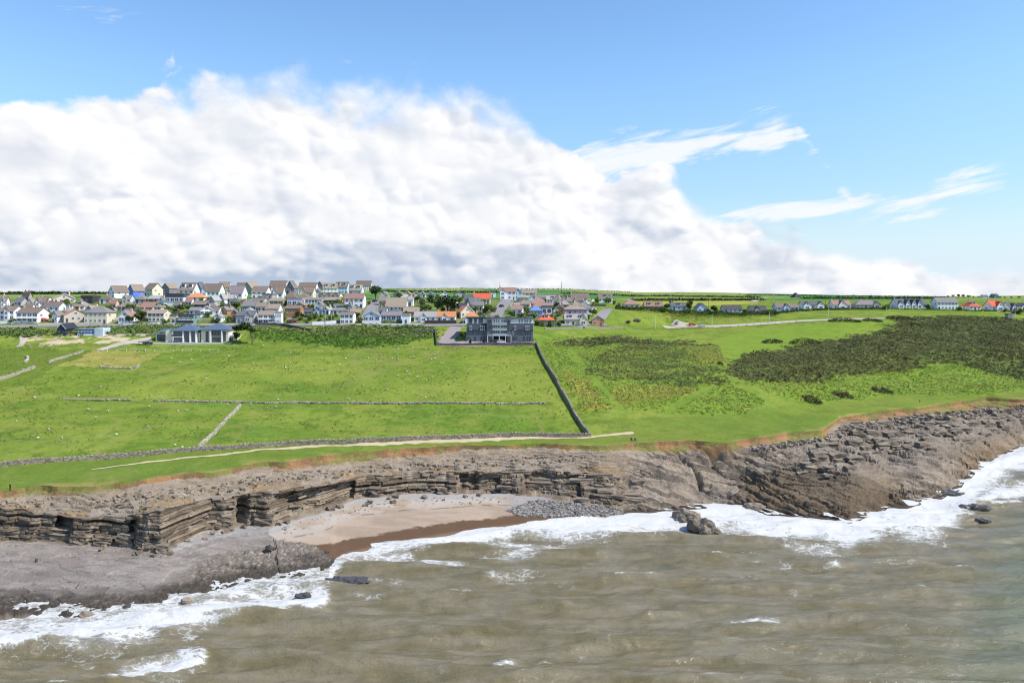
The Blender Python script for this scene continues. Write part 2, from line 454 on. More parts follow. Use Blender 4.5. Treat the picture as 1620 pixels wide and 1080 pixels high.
# -- what grows or lies where (bounds traced on the ground)
jx = (fbm(GX / 9, GY / 9, 4, 41) - .5); jy = (fbm(GX / 9 + 50, GY / 9, 4, 42) - .5)
QX = UU + jx * 34; QY = PY + jy * 12                    # wandering edges
def zone(poly, soft=True):
    return inpoly(QX, QY, poly) if soft else inpoly(UU, PY, poly)
GORSE_MAIN = [(1150, 578), (1165, 566), (1250, 550), (1330, 536), (1398, 520), (1415, 505), (1440, 500), (1500, 501), (1620, 505), (1900, 505), (1900, 602), (1620, 598), (1560, 592), (1520, 578), (1480, 574),
              (1430, 587), (1350, 592), (1300, 602), (1240, 608), (1190, 602), (1155, 590)]
GORSE_MID = [(925, 577), (950, 562), (985, 548), (1060, 548), (1090, 560), (1118, 578), (1150, 598), (1140, 608), (1060, 611), (985, 606), (940, 592)]
GORSE_TOP = [(880, 541), (905, 534), (955, 533), (1020, 537), (1090, 543), (1130, 547), (1128, 550), (1060, 547), (985, 545), (930, 549), (885, 546)]
BRACKEN = [(856, 552), (870, 535), (960, 528), (1060, 538), (1140, 548), (1150, 580), (1152, 604), (1222, 640), (1180, 652), (1075, 655), (985, 648), (955, 640), (925, 600), (905, 560), (912, 620), (965, 648), (920, 648), (880, 596)]
BRACKEN_R = [(1175, 602), (1300, 600), (1430, 584), (1520, 576), (1560, 590), (1640, 598), (1900, 600), (1900, 622), (1620, 618), (1400, 628), (1255, 638), (1215, 622)]
BRACKEN_YEL = [[(893, 588), (925, 600), (968, 646), (922, 648), (900, 612)], [(1082, 545), (1146, 550), (1146, 582), (1112, 572), (1080, 560)], [(970, 612), (1100, 612), (1110, 622), (1010, 640), (975, 640)]]
SCRUB_L = [(-150, 521), (92, 519), (135, 517), (250, 513), (330, 517), (430, 522), (545, 512), (690, 516), (690, 530), (625, 536), (560, 532), (470, 527), (330, 521), (245, 530), (165, 530), (90, 532), (-150, 534)]
BRACKEN_L = [(398, 522), (470, 524), (560, 530), (650, 532), (695, 532), (640, 545), (600, 548), (560, 551), (525, 546), (430, 537), (398, 534)]
DIRT_L = [(30, 525), (92, 525), (165, 528), (250, 525), (250, 537), (190, 541), (150, 541), (60, 546), (30, 540)]
PADDOCK = [(95, 578), (150, 556), (255, 556), (246, 566), (215, 583), (140, 580)]
HAY_FAR = [(985, 481), (1005, 471.5), (1200, 474.5), (1200, 480), (1100, 484)]
is_bracken = (zone(BRACKEN) | zone(BRACKEN_R) | zone(BRACKEN_L))
pathd = np.minimum.reduce([linedist(UU, PY, p) for p in ([(905, 556), (940, 600), (990, 655)], [(1140, 548), (1150, 572), (1146, 596), (1190, 618), (1225, 642)], [(1148, 600), (1110, 618), (1050, 655)])])
is_path_gap = pathd < 5.5
is_gorse = (zone(GORSE_MAIN) | zone(GORSE_TOP))
mid = zone(GORSE_MID)
is_bracken = is_bracken & ~is_path_gap & ~is_gorse

# -- relief -----------------------------------------------------------------
def terr(h, t, sharp=.25):
    q = h / t; fl = np.floor(q); fr = q - fl
    return t * (fl + sstep(fr, 1 - sharp, 1)) - h
DZ = np.zeros_like(GZ); DY = np.zeros_like(GZ)
rock = (SEG >= 1) & (SEG <= 3)
w_left = 1 - sstep(UU, 960, 1040)                       # bedded cliff
w_slope = sstep(UU, 940, 1060) * (1 - sstep(UU, 1560, 1640) * .4)
w_block = sstep(UU, 1190, 1330)
# bedded cliff face: beds that stand out or weather back, cut by joints into blocks
wob = (fbm(GX / 30, GY / 30, 2, 51) - .5) * 2.2
hb = GZ + wob + .028 * (GX + 40); tb = .56
kb = np.floor(hb / tb); frb = hb / tb - kb
Lk = 1.4 + 3.2 * hsh(kb, kb * 0, 61); bx_ = (GX + 11 * hsh(kb, kb * 0, 62)) / Lk; jb = np.floor(bx_); frj = bx_ - jb
joint = np.maximum(np.exp(-((frb - .04) / .08) ** 2), .7 * np.exp(-((np.minimum(frj, 1 - frj)) * Lk / .16) ** 2))
prot = 1.1 * hsh(kb, kb * 0 + 7, 63) + .95 * hsh(kb, jb, 64) - 1.0
cove = (fbm(GX / 9, GX * 0, 4, 65, .6) - .5) * 6.0
deep = (sstep(vn(GX / 4.2, GX * 0 + 3, 66), .66, .76)) * 3.4
fw = np.where(SEG == 2, 1.0, 0) * w_left * sstep(TT, -.02, .06)
edge = np.where(SEG == 2, 1, np.where(SEG == 1, sstep(TT, .86, 1), np.where(SEG == 3, 1 - sstep(TT, 0, .35), 0))) * w_left
DY += edge * cove + fw * (-prot * .95 + joint * .55) + fw * deep * (1 - sstep(TT, .7, .95))
# bench above the cliff and the stepped ledges of the middle
wv, wf1, wf2 = worley(GX / 3.4, GY / 1.7, 71)
wv2, g1, g2 = worley(GX / 1.5 + 9, GY / .9, 72)
ben = ((SEG == 3) | ((SEG == 2) & (UU > 740))) & rock
hbn = GZ + .02 * GX + (wv - .5) * .55 + (fbm(GX / 6, GY / 6, 3, 73) - .5) * 1.0
wb = np.where(ben, 1.0, 0) * (w_left * np.where(SEG == 3, sstep(TT, 0, .1) * (1 - sstep(TT, .8, 1)), 1))
DZ += wb * terr(hbn, .60, .14) * 1.1
# barnacled dip slope: long ribs running down to the right, deep clefts, rough skin
und = (fbm(GX / 15, GY / 8, 3, 80) - .5) * 3.4
rib = GZ + und * .5 + .24 * GX + (fbm(GX / 9, GY / 4, 4, 81) - .5) * 1.3
rib = rib + .55 * np.sin(rib * 1.15 + 4 * fbm(GX / 25, GY / 25, 2, 87)) + .3 * np.sin(rib * 2.9)
ws = np.where((SEG >= 1) & (SEG <= 3), 1.0, 0) * w_slope * np.where(SEG == 3, 1 - sstep(TT, .75, 1.0), 1) * np.where(SEG == 1, sstep(TT, .1, .8), 1)
DZ += ws * und * np.where(SEG == 1, TT, 1) * (1 - .6 * w_block)
lowhead = 1 - w_block * np.where(SEG == 3, 1, np.where(SEG == 2, sstep(TT, .15, .7), .3))
DZ += ws * lowhead * terr(rib, 1.05, .16) * 1.1
DZ += ws * (.62 + .38 * lowhead) * ((fbm((GX - .4 * GY) / 3.2, (GY + .3 * GX) / 2.0, 5, 82, .6) - .5) * 1.7 + (vn(GX / .55, GY / .5, 83) - .5) * .36)
cl = vn((GX - .6 * GY) / 20, (GY + .5 * GX) / 4.2 + .6 * fbm(GX / 6, GY / 6, 2, 86), 84)
DZ -= ws * 3.0 * np.exp(-((cl - .5) / .05) ** 2) * sstep(fbm(GX / 14, GY / 14, 2, 85), .36, .50)
# square blocks and ledges at the right
wr, r1, r2 = worley((GX + .3 * GY) / 5.5, (GY - .12 * GX) / 2.6, 91, .7)
hbr = GZ + .03 * GX + (wr - .5) * 1.25 + (fbm(GX / 18, GY / 10, 2, 92) - .5) * 1.2
wbr = np.where(SEG == 3, 1 - sstep(TT, .82, 1), np.where(SEG == 2, sstep(TT, .25, .9), 0)) * w_block
DZ += wbr * terr(hbr, .85, .10) * 1.15 - wbr * .22 * np.exp(-((r2 - r1) / .05) ** 2)
# shore platform: nearly plane slabs with low steps; mussel crust and torn seaward edge
BEACH = [(424, 836), (440, 826), (500, 805), (560, 780), (640, 775), (760, 770), (870, 778), (975, 795), (985, 803), (985, 840), (880, 832), (700, 862), (560, 892), (530, 885), (518, 872), (500, 862), (470, 857), (440, 852), (428, 845)]
beach = np.where((SEG == 1) & inpoly(UU + jx * 12, PY + jy * 7, BEACH), 1.0, 0)
shelf = np.where((SEG == 1) & (UU < 560), 1.0, 0) * (1 - beach)
hs = GZ + .03 * GX + (fbm(GX / 12, GY / 5, 3, 101) - .5) * .9
DZ += shelf * (1 - sstep(TT, .9, 1)) * sstep(TT, .02, .1) * (terr(hs, .42, .12) * .55)
crust_m = np.maximum(sstep(.36 + .35 * (fbm(GX / 10, GY / 10, 3, 102) - .5) - TT, 0, .22), sstep(QX, 275, 305) * np.where(QX < 545, 1, 0) * sstep(np.interp(QX, [280, 330, 420, 480, 540], [.48, .55, .62, .72, .9]) + .12 * jy - TT, 0, .10)) * shelf
DZ += crust_m * ((vn(GX / .5, GY / .5, 103) - .35) * .42 + (fbm(GX / 2.2, GY / 1.8, 4, 104) - .5) * 1.0)
DZ += shelf * (1 - sstep(TT, .0, .16)) * (fbm(GX / 3.0, GY / 2.0, 4, 107) - .55) * 1.6
jv, j1, j2 = worley((GX + .2 * GY) / 7.0, (GY - .25 * GX) / 3.2, 105, .8)
jline = shelf * np.exp(-((j2 - j1) / .035) ** 2) * sstep(fbm(GX / 9, GY / 9, 2, 106), .35, .5)
DZ += shelf * (jv - .5) * .22 * (1 - sstep(TT, .9, 1)) - jline * .22
crack = shelf * np.maximum(np.exp(-((GX + 44.5 + .35 * (GY - 140) + jx * 2) / .22) ** 2), np.exp(-((GX + 52 - .25 * (GY - 150) + jx * 3) / .16) ** 2) * .7)
DZ -= crack * .5
# beach and cobbles under the ledges
DZ += beach * ((fbm(GX / 8, GY / 5, 3, 111) - .5) * .35)
# soil scarp and turf
soilw = np.where(SEG == 4, 1.0, np.where(SEG == 3, sstep(TT, .80, 1.0), 0))
DZ += soilw * ((fbm(GX / 1.6, GY / 1.6, 4, 121) - .5) * 1.1)
land = SEG >= 5
nearland = np.where(SEG == 5, sstep(TT, 0, .1), np.where(land, 1, 0))
rolled = (fbm(GX / 22, GY / 14, 3, 131) - .5) * 1.3 + (fbm(GX / 5, GY / 3.5, 3, 132) - .5) * .35
DZ += nearland * rolled * (1 - sstep(GY, 335, 365)) + nearland * sstep(GY, 900, 1500) * (fbm(GX / 300, GY / 300, 3, 133) - .5) * 8
DZ += nearland * (is_bracken * .25)
offf = 1 - sstep(np.abs(UU - 810), 960, 1100)          # relief fades where the columns are far apart, outside the view
rel = np.where(land, 1.0, np.maximum(offf, .25))
PXb, PYb = GX.copy(), GY.copy()
GZ = GZ + DZ * rel; GY = GY + DY * rel; GX = A[None, :] * GY
PYF = HY + (H - GZ) * FP / GY

# -- lookups -------------------------------------------------------------------
def col_of(u):
    return int(np.clip(np.searchsorted(U, u), 1, NC - 1))
def ground(px, py):
    """nearest ground point seen at a photo position"""
    c = col_of(px); a = (px - 810.0) / FP
    p = PYF[:, c]; r = int(np.argmax(p <= py))
    if r == 0:
        r = 1
    t = (p[r - 1] - py) / max(p[r - 1] - p[r], 1e-6); t = min(max(t, 0), 1)
    y = GY[r - 1, c] + t * (GY[r, c] - GY[r - 1, c]); z = GZ[r - 1, c] + t * (GZ[r, c] - GZ[r - 1, c])
    return Vector((a * y, y, z))
def zat(x, y):
    u = 810 + FP * x / y; c = col_of(u); w = (u - U[c - 1]) / (U[c] - U[c - 1]); w = min(max(w, 0), 1)
    za = np.interp(y, np.maximum.accumulate(GY[:, c - 1]), GZ[:, c - 1]); zb = np.interp(y, np.maximum.accumulate(GY[:, c]), GZ[:, c])
    return float(za * (1 - w) + zb * w)
def proj(p):
    return 810 + FP * p[0] / p[1], HY + (H - p[2]) * FP / p[1]

# -- colours of soil, turf and rock (albedo only) ------------------------------------
def C(r, g, b):
    return np.array([r, g, b])
def blend(base, colr, w):
    return base * (1 - w[..., None]) + colr * w[..., None]
nA = fbm(PXb / 40, PYb / 30, 4, 201); nB = fbm(PXb / 6, PYb / 4, 4, 202); nC_ = fbm(PXb / 90, PYb / 60, 3, 203)
ALB = np.zeros(GZ.shape + (3,))
# turf
g = C(.142, .200, .028) + 0 * ALB
g = blend(g, C(.185, .232, .038), sstep(nA, .42, .66)); g = blend(g, C(.09, .15, .02), sstep(nB, .52, .75) * .75)
g = blend(g, C(.06, .15, .02), sstep(nC_, .55, .7) * .4)
nD = fbm(PXb / 2.6, PYb / 1.8, 3, 204); nE = fbm(PXb / 14, PYb / 7, 4, 205)
g = blend(g, C(.075, .125, .018), sstep(nD, .56, .70) * .55); g = blend(g, C(.22, .225, .045), sstep(nE, .58, .72) * .45); g = blend(g, C(.22, .20, .08), sstep(vn(PXb / 1.1, PYb / .9, 206), .82, .95) * .5)
trail = np.exp(-((fbm(PXb / 45, PYb / 45, 2, 207) - .5) / .006) ** 2) + np.exp(-((fbm(PXb / 60 + 7, PYb / 60, 2, 208) - .48) / .005) ** 2)
g = blend(g, C(.22, .20, .075), np.clip(trail, 0, 1) * .45 * (GY < 340))
midfield = inpoly(UU, PY, [(100, 632), (420, 545), (690, 545), (850, 548), (905, 640), (860, 636)])
g = blend(g, C(.20, .238, .040), midfield * sstep(nA, .3, .6) * .6)
strip = (SEG == 5) & (UU < 1700)
g = blend(g, C(.128, .175, .030), (strip | ((SEG == 6) & (UU > 960) & (TT < .5))) * .6)
rightlawn = inpoly(QX, PY, [(1120, 545), (1180, 520), (1330, 510), (1400, 508), (1330, 536), (1200, 560), (1150, 570)])
g = blend(g, C(.16, .235, .03), rightlawn * .7)
g = blend(g, C(.29, .25, .07), zone(PADDOCK) * (.55 + .4 * sstep(nB, .4, .6)))
g = blend(g, C(.46, .38, .25), zone(DIRT_L) * sstep(nB, .36, .46))
g = blend(g, C(.15, .23, .03), is_bracken * (.5 + .5 * sstep(nB, .35, .6)))
for yp in BRACKEN_YEL:
    g = blend(g, C(.27, .25, .045), zone(yp) * .75)
g = blend(g, C(.08, .10, .03), (is_gorse | (mid & (nB > .5))) * .8)
g = blend(g, C(.05, .10, .02), zone(SCRUB_L) * .7)
g = blend(g, C(.07, .15, .02), zone(BRACKEN_L) * .8)
g = blend(g, C(.09, .135, .02), inpoly(QX, QY, [(-150, 548), (70, 548), (150, 556), (90, 580), (40, 610), (-150, 625)]) * .6)
g = blend(g, C(.14, .21, .03), is_path_gap * (PY < 700) * .6)
# gardens and verges of the town, then far fields
town = (SEG >= 10) & (UU < 925) & (SEG <= 12) & (GY < 560)
g = blend(g, C(.10, .14, .035), town * .8); g = blend(g, C(.23, .20, .15), (town & (nB > .57) & (SEG >= 10)) * .6)
farm = SEG >= 12
fid, ff1, ff2 = worley(PXb / 170 + PYb / 900, PYb / 260 - PXb / 700, 211)
g = blend(g, C(.07, .20, .05), farm * sstep(fid, .2, .3) * .8); g = blend(g, C(.22, .24, .06), farm * sstep(fid, .68, .72) * .75); g = blend(g, C(.05, .16, .05), farm * (fid < .3) * .8)
g = blend(g, C(.30, .30, .06), zone(HAY_FAR, False) * .8)
g = blend(g, C(.035, .07, .02), farm * (1 - sstep(ff2 - ff1, .02, .05)) * .9)
ALB = np.where(land[..., None], g, ALB)
# rock
rk = C(.31, .265, .215) + 0 * ALB
rk = blend(rk, C(.19, .152, .115), sstep(nB, .40, .62)); rk = blend(rk, C(.40, .35, .285), sstep(vn(PXb / 1.3, PYb / 1.1, 221), .6, .9) * .6)
bedtone = hsh(kb, jb, 222)
rk = blend(rk, C(.155, .122, .088), fw * sstep(bedtone, .45, .9) * .9); rk = blend(rk, C(.33, .265, .19), fw * (1 - sstep(bedtone, .1, .35)) * .7)
rk = blend(rk, C(.10, .08, .06), fw * sstep(fbm(PXb / 3, GZ / .6, 3, 223), .52, .68) * .6)
rk = blend(rk, C(.345, .285, .215), np.where(SEG == 3, sstep(TT, .25, .6), 0) * w_left * .7)
rk = blend(rk, C(.42, .30, .16), np.where(SEG == 3, sstep(TT, .0, .12) * (1 - sstep(TT, .2, .5)), 0) * w_left * sstep(nB, .45, .65) * .6)
sl = ws * sstep(TT * 0 + fbm(PXb / 9, PYb / 5, 4, 224), .35, .65)
rk = blend(rk, C(.275, .225, .172), sl * .6); rk = blend(rk, C(.105, .085, .068), ws * sstep(fbm(PXb / 2.5 + .2 * PYb, PYb / 1.2, 3, 225), .55, .72) * .7)
rk = blend(rk, C(.225, .155, .082), ws * (SEG == 2) * (UU > 1180) * sstep(nA, .4, .6) * .55)
rk = blend(rk, C(.25, .22, .19), wbr * .6)
rk = blend(rk, C(.10, .077, .055), ws * inpoly(QX, QY, [(1150, 800), (1175, 745), (1260, 735), (1340, 742), (1420, 770), (1440, 800), (1350, 830), (1200, 815)]) * .6)
rk = blend(rk, C(.36, .31, .25), ws * inpoly(QX, QY, [(960, 790), (975, 735), (1040, 712), (1120, 725), (1170, 760), (1150, 800), (1060, 805)]) * sstep(nB, .38, .55) * .5)
# platform, crust, wet edge
rk = blend(rk, C(.275, .238, .208), shelf * .95); rk = blend(rk, C(.215, .175, .148), shelf * sstep(fbm(PXb / 9, PYb / 2.0, 4, 226), .48, .7) * .7)
rk = blend(rk, C(.36, .345, .335), shelf * (UU > 270) * sstep(TT, .7, .9) * .6)
rk = blend(rk, C(.13, .105, .085), jline * .6)
rk = blend(rk, C(.17, .15, .13), shelf * sstep(fbm(PXb / 3.5 + PYb * .3, PYb / 1.0, 4, 228), .52, .66) * .55)
rk = blend(rk, C(.15, .122, .095), crust_m * .8); rk = blend(rk, C(.40, .36, .31), crust_m * sstep(vn(PXb / .42, PYb / .42, 227), .66, .85) * .6)
wet = np.where((SEG == 1), 1 - sstep(GZ, .25, .95), 0) * (1 - beach)
rk = blend(rk, C(.055, .045, .035), wet * .9)
# sand, cobbles, weed
sand = C(.335, .258, .190) + 0 * ALB
sand = blend(sand, C(.28, .212, .155), sstep(fbm(PXb / 10, PYb / 3, 3, 231), .4, .65)); sand = blend(sand, C(.37, .32, .27), sstep(TT, .45, .8) * sstep(nB, .35, .55))
sand = blend(sand, C(.30, .28, .26), sstep(TT + .25 * (nB - .5), .80, .92)); sand = blend(sand, C(.25, .23, .215), sstep(UU + 60 * jx, 790, 860) * sstep(TT + .3 * (nB - .5), .12, .3))
weed_t = crv([(500, .34), (560, .30), (700, .26), (800, .25), (850, .16), (900, .0)])[None, :]
weed_y = crv([(480, 866), (495, 862), (533, 858), (590, 845), (633, 837), (693, 830), (747, 822), (800, 815), (830, 815), (890, 818), (910, 830)])[None, :]
sand = blend(sand, C(.105, .062, .036), sstep(PY + 7 * (nB - .5) + 3 * (vn(PXb / .8, PYb / .8, 234) - .5) - weed_y, -1.5, 1.5) * (UU < 915))
strand = np.exp(-((TT + .10 * (fbm(PXb / 14, PXb * 0, 3, 232) - .5) - .62) / .012) ** 2) * sstep(vn(PXb / 1.2, PYb / 1.2, 233), .35, .6)
sand = blend(sand, C(.10, .075, .05), strand * .8)
sand = blend(sand, C(.22, .16, .115), (1 - sstep(TT, .0, .06)) * .4)
rk = np.where((shelf > .5)[..., None], rk, rk * np.array([.90, .86, .81]))
rk = blend(rk, sand, beach)
soil = C(.30, .165, .075) + 0 * ALB; soil = blend(soil, C(.19, .115, .055), sstep(nB, .4, .6)); soil = blend(soil, C(.185, .175, .05), sstep(fbm(PXb / 5, PYb / 2.5, 3, 241), .44, .56) * .9)
soilm = np.where(SEG == 4, 1.0, np.where(SEG == 3, sstep(TT + .5 * (nA - .5), crv([(0, .74), (430, .78), (560, .9), (1100, .93), (1300, .88), (1620, .86)])[None, :], .95), 0))
rk = blend(rk, soil, soilm)
ALB = np.where(land[..., None], ALB, rk)
turf_lip = np.where(SEG == 5, 1 - sstep(TT + .6 * (nB - .5), .0, .10), 0)
ALB = blend(ALB, C(.30, .22, .09), turf_lip * .55)
ROUGH = np.where(land, .95, .85)

def land_material(name, fine, amp, bump, bscale, bdist=.25, stretch=1.0, rough=.92, spec=.15):
    m, k, b = mat(name); a = k.node('ShaderNodeAttribute'); a.attribute_name = 'Col'
    geo = k.node('ShaderNodeNewGeometry'); p = geo.outputs['Position']
    ps = k.v('MULTIPLY', p, (1.0, stretch, 1.0))
    n = k.noise(ps, fine, 6.0, .65); n2 = k.noise(p, fine * .12, 4.0, .6); n3 = k.noise(ps, fine * 3.1, 2.0, .6)
    f = k.m('ADD', k.m('MULTIPLY', k.m('SUBTRACT', n, .5), amp * 2.2), k.m('MULTIPLY', k.m('SUBTRACT', n2, .5), amp * 1.2))
    f = k.m('ADD', f, k.m('MULTIPLY', k.m('SUBTRACT', n3, .5), amp))
    c = k.v('SCALE', a.outputs['Color'], scale=k.m('MAXIMUM', k.m('ADD', 1.0, f), .25))
    k.l.new(c, b.inputs['Base Color']); b.inputs['Roughness'].default_value = rough; b.inputs['Specular IOR Level'].default_value = spec
    bp = k.node('ShaderNodeBump'); bp.inputs['Strength'].default_value = bump; bp.inputs['Distance'].default_value = bdist
    hgt = k.m('ADD', k.noise(ps, bscale, 5.0, .65), k.m('MULTIPLY', k.noise(ps, bscale * 3.7, 2.0, .6), .4)); k.l.new(hgt, bp.inputs['Height'])
    k.l.new(bp.outputs[0], b.inputs['Normal'])
    return m
M_TURF = land_material('turf', .9, .34, .8, 1.1, .35, spec=.04)
M_ROCK = land_material('limestone', 1.9, .55, 1.0, 2.6, .30, rough=.85)
M_SAND = land_material('sand', 1.5, .16, .3, 3.0, .08)

quad_r = np.arange(NR - 1)[:, None]; quad_c = np.arange(NC - 1)[None, :]
Q = np.stack([quad_r * NC + quad_c, quad_r * NC + quad_c + 1, (quad_r + 1) * NC + quad_c + 1, (quad_r + 1) * NC + quad_c], -1)
fbeach = (beach[:-1, :-1] > .5); fland = land[:-1, :-1] & (SEG[:-1, :-1] >= 5)
V3 = np.stack([GX, GY, GZ], -1).reshape(-1, 3); COLF = np.clip(ALB, .005, .9).reshape(-1, 3)
def sub(name, fm, material, smooth):
    q = Q[fm]; ids, inv = np.unique(q.ravel(), return_inverse=True)
    me = mesh_np(name, V3[ids], inv.reshape(-1, 4), [material], smooth, {'Col': COLF[ids]})
    return tag(link(name, me), kind='structure')
sub('grass_ground', fland, M_TURF, True)
cliff = sub('cliff', ~fland & ~fbeach, M_ROCK, False)
sub('sand_beach', fbeach, M_SAND, True)

# ---------------------------------------------------------------- the sea
SU = np.concatenate([-_out[::-1], np.arange(-150, 1771, 2.4), 1620 + _out]); SA = (SU - 810) / FP
spy = np.concatenate([np.geomspace(4200, 1130, 24), np.arange(1120, 690, -1.35)]); SYr = H * FP / (spy - HY)
SY = SYr[:, None] + 0 * SA[None, :]; SX = SA[None, :] * SY
shore = np.interp(SU, U, Y0)[None, :] + 0 * SY; sd_ = shore - SY          # metres off the water's edge
UUs = SU[None, :] + 0 * SY; PYs = HY + H * FP / SY
wx = SX + 6 * (fbm(SX / 40, SY / 40, 2, 301) - .5); wy = SY + 8 * (fbm(SX / 40 + 9, SY / 40, 2, 302) - .5)
def swell(ang, lam, amp, ph, chop=1.6):
    d = wx * math.sin(ang) + wy * math.cos(ang); s = .5 + .5 * np.sin(2 * math.pi * d / lam + ph)
    return amp * (2 * s ** chop - 1)
hz = swell(.14, 13, .52, .3, 3.0) * (.5 + fbm(SX / 30, SY / 20, 2, 303)) + swell(-.18, 8.0, .20, 1.0, 2.0) * (.4 + 1.2 * fbm(SX / 15, SY / 15, 2, 304)) + swell(.5, 4.6, .07, 2.0) + swell(-.05, 3.3, .06, .7)
hz += (fbm(SX / 3.0, SY / 1.6, 3, 305) - .5) * .35 + (fbm(SX / 9, SY / 4.5, 3, 306) - .5) * .55
hz += .50 * (1 - np.abs(2 * fbm(wx / 26 + .4 * wy / 12, wy / 5.2, 3, 330) - 1)) ** 3 + .26 * (1 - np.abs(2 * fbm(wx / 9 - .2 * wy / 5, wy / 2.3, 3, 331) - 1)) ** 3 - .36
hw = hz.copy()
foam = np.zeros_like(SY)
# breakers off the platform at the left, and small crests further out: (photo polyline, half width px, height m, foam)
def breaker(pts, wpx, hgt, fo, trail):
    global hz, foam
    p = np.array(pts, float); yc = np.interp(UUs, p[:, 0], p[:, 1]); inside = sstep(UUs, p[0, 0] - 10, p[0, 0] + 25) * (1 - sstep(UUs, p[-1, 0] - 25, p[-1, 0] + 10))
    yc = yc + (fbm(UUs / 45, UUs * 0 + hgt * 7, 3, 307) - .5) * 16
    d = PYs - yc                                         # below the crest = seaward, positive
    hz += inside * hgt * np.exp(-(d / (wpx * 1.1)) ** 2)
    foam = np.maximum(foam, inside * fo * (.62 + .62 * fbm(UUs / 16, PYs / 5, 3, 321)) * np.where(d < 0, np.exp(-(d / trail) ** 2), np.exp(-(d / (wpx * .55)) ** 2)))
breaker([(-40, 1040), (60, 1014), (150, 1002), (260, 985), (340, 972), (430, 960), (525, 947)], 13, 1.1, .80, 34)
breaker([(150, 1084), (215, 1066), (290, 1048), (335, 1043)], 9, .8, .74, 22)
breaker([(330, 1040), (420, 1040), (520, 1052), (600, 1062)], 12, .45, .0, 12)
breaker([(770, 1052), (800, 1046), (828, 1050)], 7, .35, .48, 14)
breaker([(835, 1042), (880, 1046)], 5, .3, .36, 5)
breaker([(1150, 980), (1200, 980), (1245, 985)], 5, .25, .36, 9)
breaker([(1295, 893), (1345, 893)], 4, .3, .38, 6)
breaker([(1475, 742), (1520, 738), (1570, 728), (1650, 716)], 8, .9, .72, 24)
breaker([(1500, 800), (1560, 790), (1650, 778)], 9, .7, .66, 24)
# surf along the edge: how far the wash reaches out
reach = np.interp(SU, [-150, 0, 150, 300, 450, 520, 560, 640, 720, 800, 900, 1000, 1060, 1120, 1200, 1300, 1400, 1480, 1560, 1770], [20, 20, 19, 18, 15, 11, 6, 7, 9, 13, 18, 20, 24, 26, 22, 20, 26, 40, 48, 48])[None, :]
reach = reach * (.75 + .5 * fbm(SX / 14, SX * 0, 3, 308))
wash = (1 - sstep(sd_ / reach, .30, 1.15)) * (.55 + .18 * sstep(UUs, 620, 760))
wash *= np.where(UUs < 520, .66 + .35 * fbm(SX / 9, SY / 5, 2, 309), .7 + .45 * fbm(SX / 12, SY / 6, 3, 319))
foam = np.maximum(foam, wash)
# old foam drifting in streaks
drift = sstep(fbm(SX / 22 + .2 * SY / 10, SY / 9, 4, 310), .52, .72) * .42
drift *= np.maximum(np.exp(-(sd_ / 45) ** 2), .25)
foam = np.maximum(foam, drift)
crest = sstep(hw + .5 * (fbm(SX / 12, SY / 8, 2, 332) - .5), .72, 1.15) * .48
foam = np.clip(np.maximum(foam, crest), 0, 1)
calm = sstep(sd_, -2, 6) * .75 + .25
fade = 1 - sstep(np.abs(UUs - 810), 960, 1300)
hz = hz * calm * fade + foam * .12 * (fbm(SX / 1.1, SY / .8, 3, 311) - .3) * fade
deep_m = sstep(sd_, 45, 130) * sstep(UUs + 160 * (fbm(SX / 30, SY / 30, 2, 320) - .5), 900, 1900) * .6
SV = np.stack([SX, SY, hz], -1).reshape(-1, 3); ns_r, ns_c = SY.shape
sq_r = np.arange(ns_r - 1)[:, None]; sq_c = np.arange(ns_c - 1)[None, :]
SQ = np.stack([sq_r * ns_c + sq_c, sq_r * ns_c + sq_c + 1, (sq_r + 1) * ns_c + sq_c + 1, (sq_r + 1) * ns_c + sq_c], -1)
keep = (sd_[1:, 1:] > -26)
m, k, b = mat('murky_sea_water')
geo = k.node('ShaderNodeNewGeometry'); p = geo.outputs['Position']
af = k.node('ShaderNodeAttribute'); af.attribute_name = 'foam'; ad = k.node('ShaderNodeAttribute'); ad.attribute_name = 'deep'
n1 = k.noise(p, .16, 4.0, .6)
n1b = k.noise(k.v('MULTIPLY', p, (.18, 1.0, 1.0)), .42, 4.0, .6)
body = k.mix(k.ss(k.m('ADD', k.m('MULTIPLY', n1, .5), k.m('MULTIPLY', n1b, .6)), .42, .68), (.130, .108, .054, 1), (.185, .158, .104, 1)); body = k.mix(ad.outputs['Fac'], body, (.095, .125, .080, 1))
pw = k.v('ADD', p, k.v('SCALE', k.v('SUBTRACT', k.node('ShaderNodeTexNoise').outputs['Color'], (.5, .5, .5)), scale=0.0))
wn = k.node('ShaderNodeTexNoise'); k.l.new(p, wn.inputs['Vector']); wn.inputs['Scale'].default_value = .5; wn.inputs['Detail'].default_value = 4.0
pw = k.v('ADD', p, k.v('SCALE', k.v('SUBTRACT', wn.outputs['Color'], (.5, .5, .5)), scale=2.6))
lace = k.voro(k.v('MULTIPLY', pw, (.6, 1.5, 1.0)), .62, 'DISTANCE_TO_EDGE'); lace2 = k.voro(k.v('MULTIPLY', pw, (.7, 1.5, 1.0)), 1.7, 'DISTANCE_TO_EDGE')
fl = k.m('MINIMUM', k.m('MULTIPLY', lace, 1.5), k.m('ADD', k.m('MULTIPLY', lace2, 1.6), .10))
nz = k.noise(p, 1.3, 6.0, .7)
nlo = k.noise(k.v('MULTIPLY', p, (1.0, 1.8, 1.0)), .22, 3.0, .6)
thr = k.m('ADD', k.m('ADD', k.m('MULTIPLY', fl, .75), k.m('MULTIPLY', nz, .55)), k.m('MULTIPLY', k.m('SUBTRACT', nlo, .5), .8))                     # 0.2 .. 1.1
ff = k.m('SUBTRACT', k.m('MULTIPLY', af.outputs['Fac'], 1.15), thr)
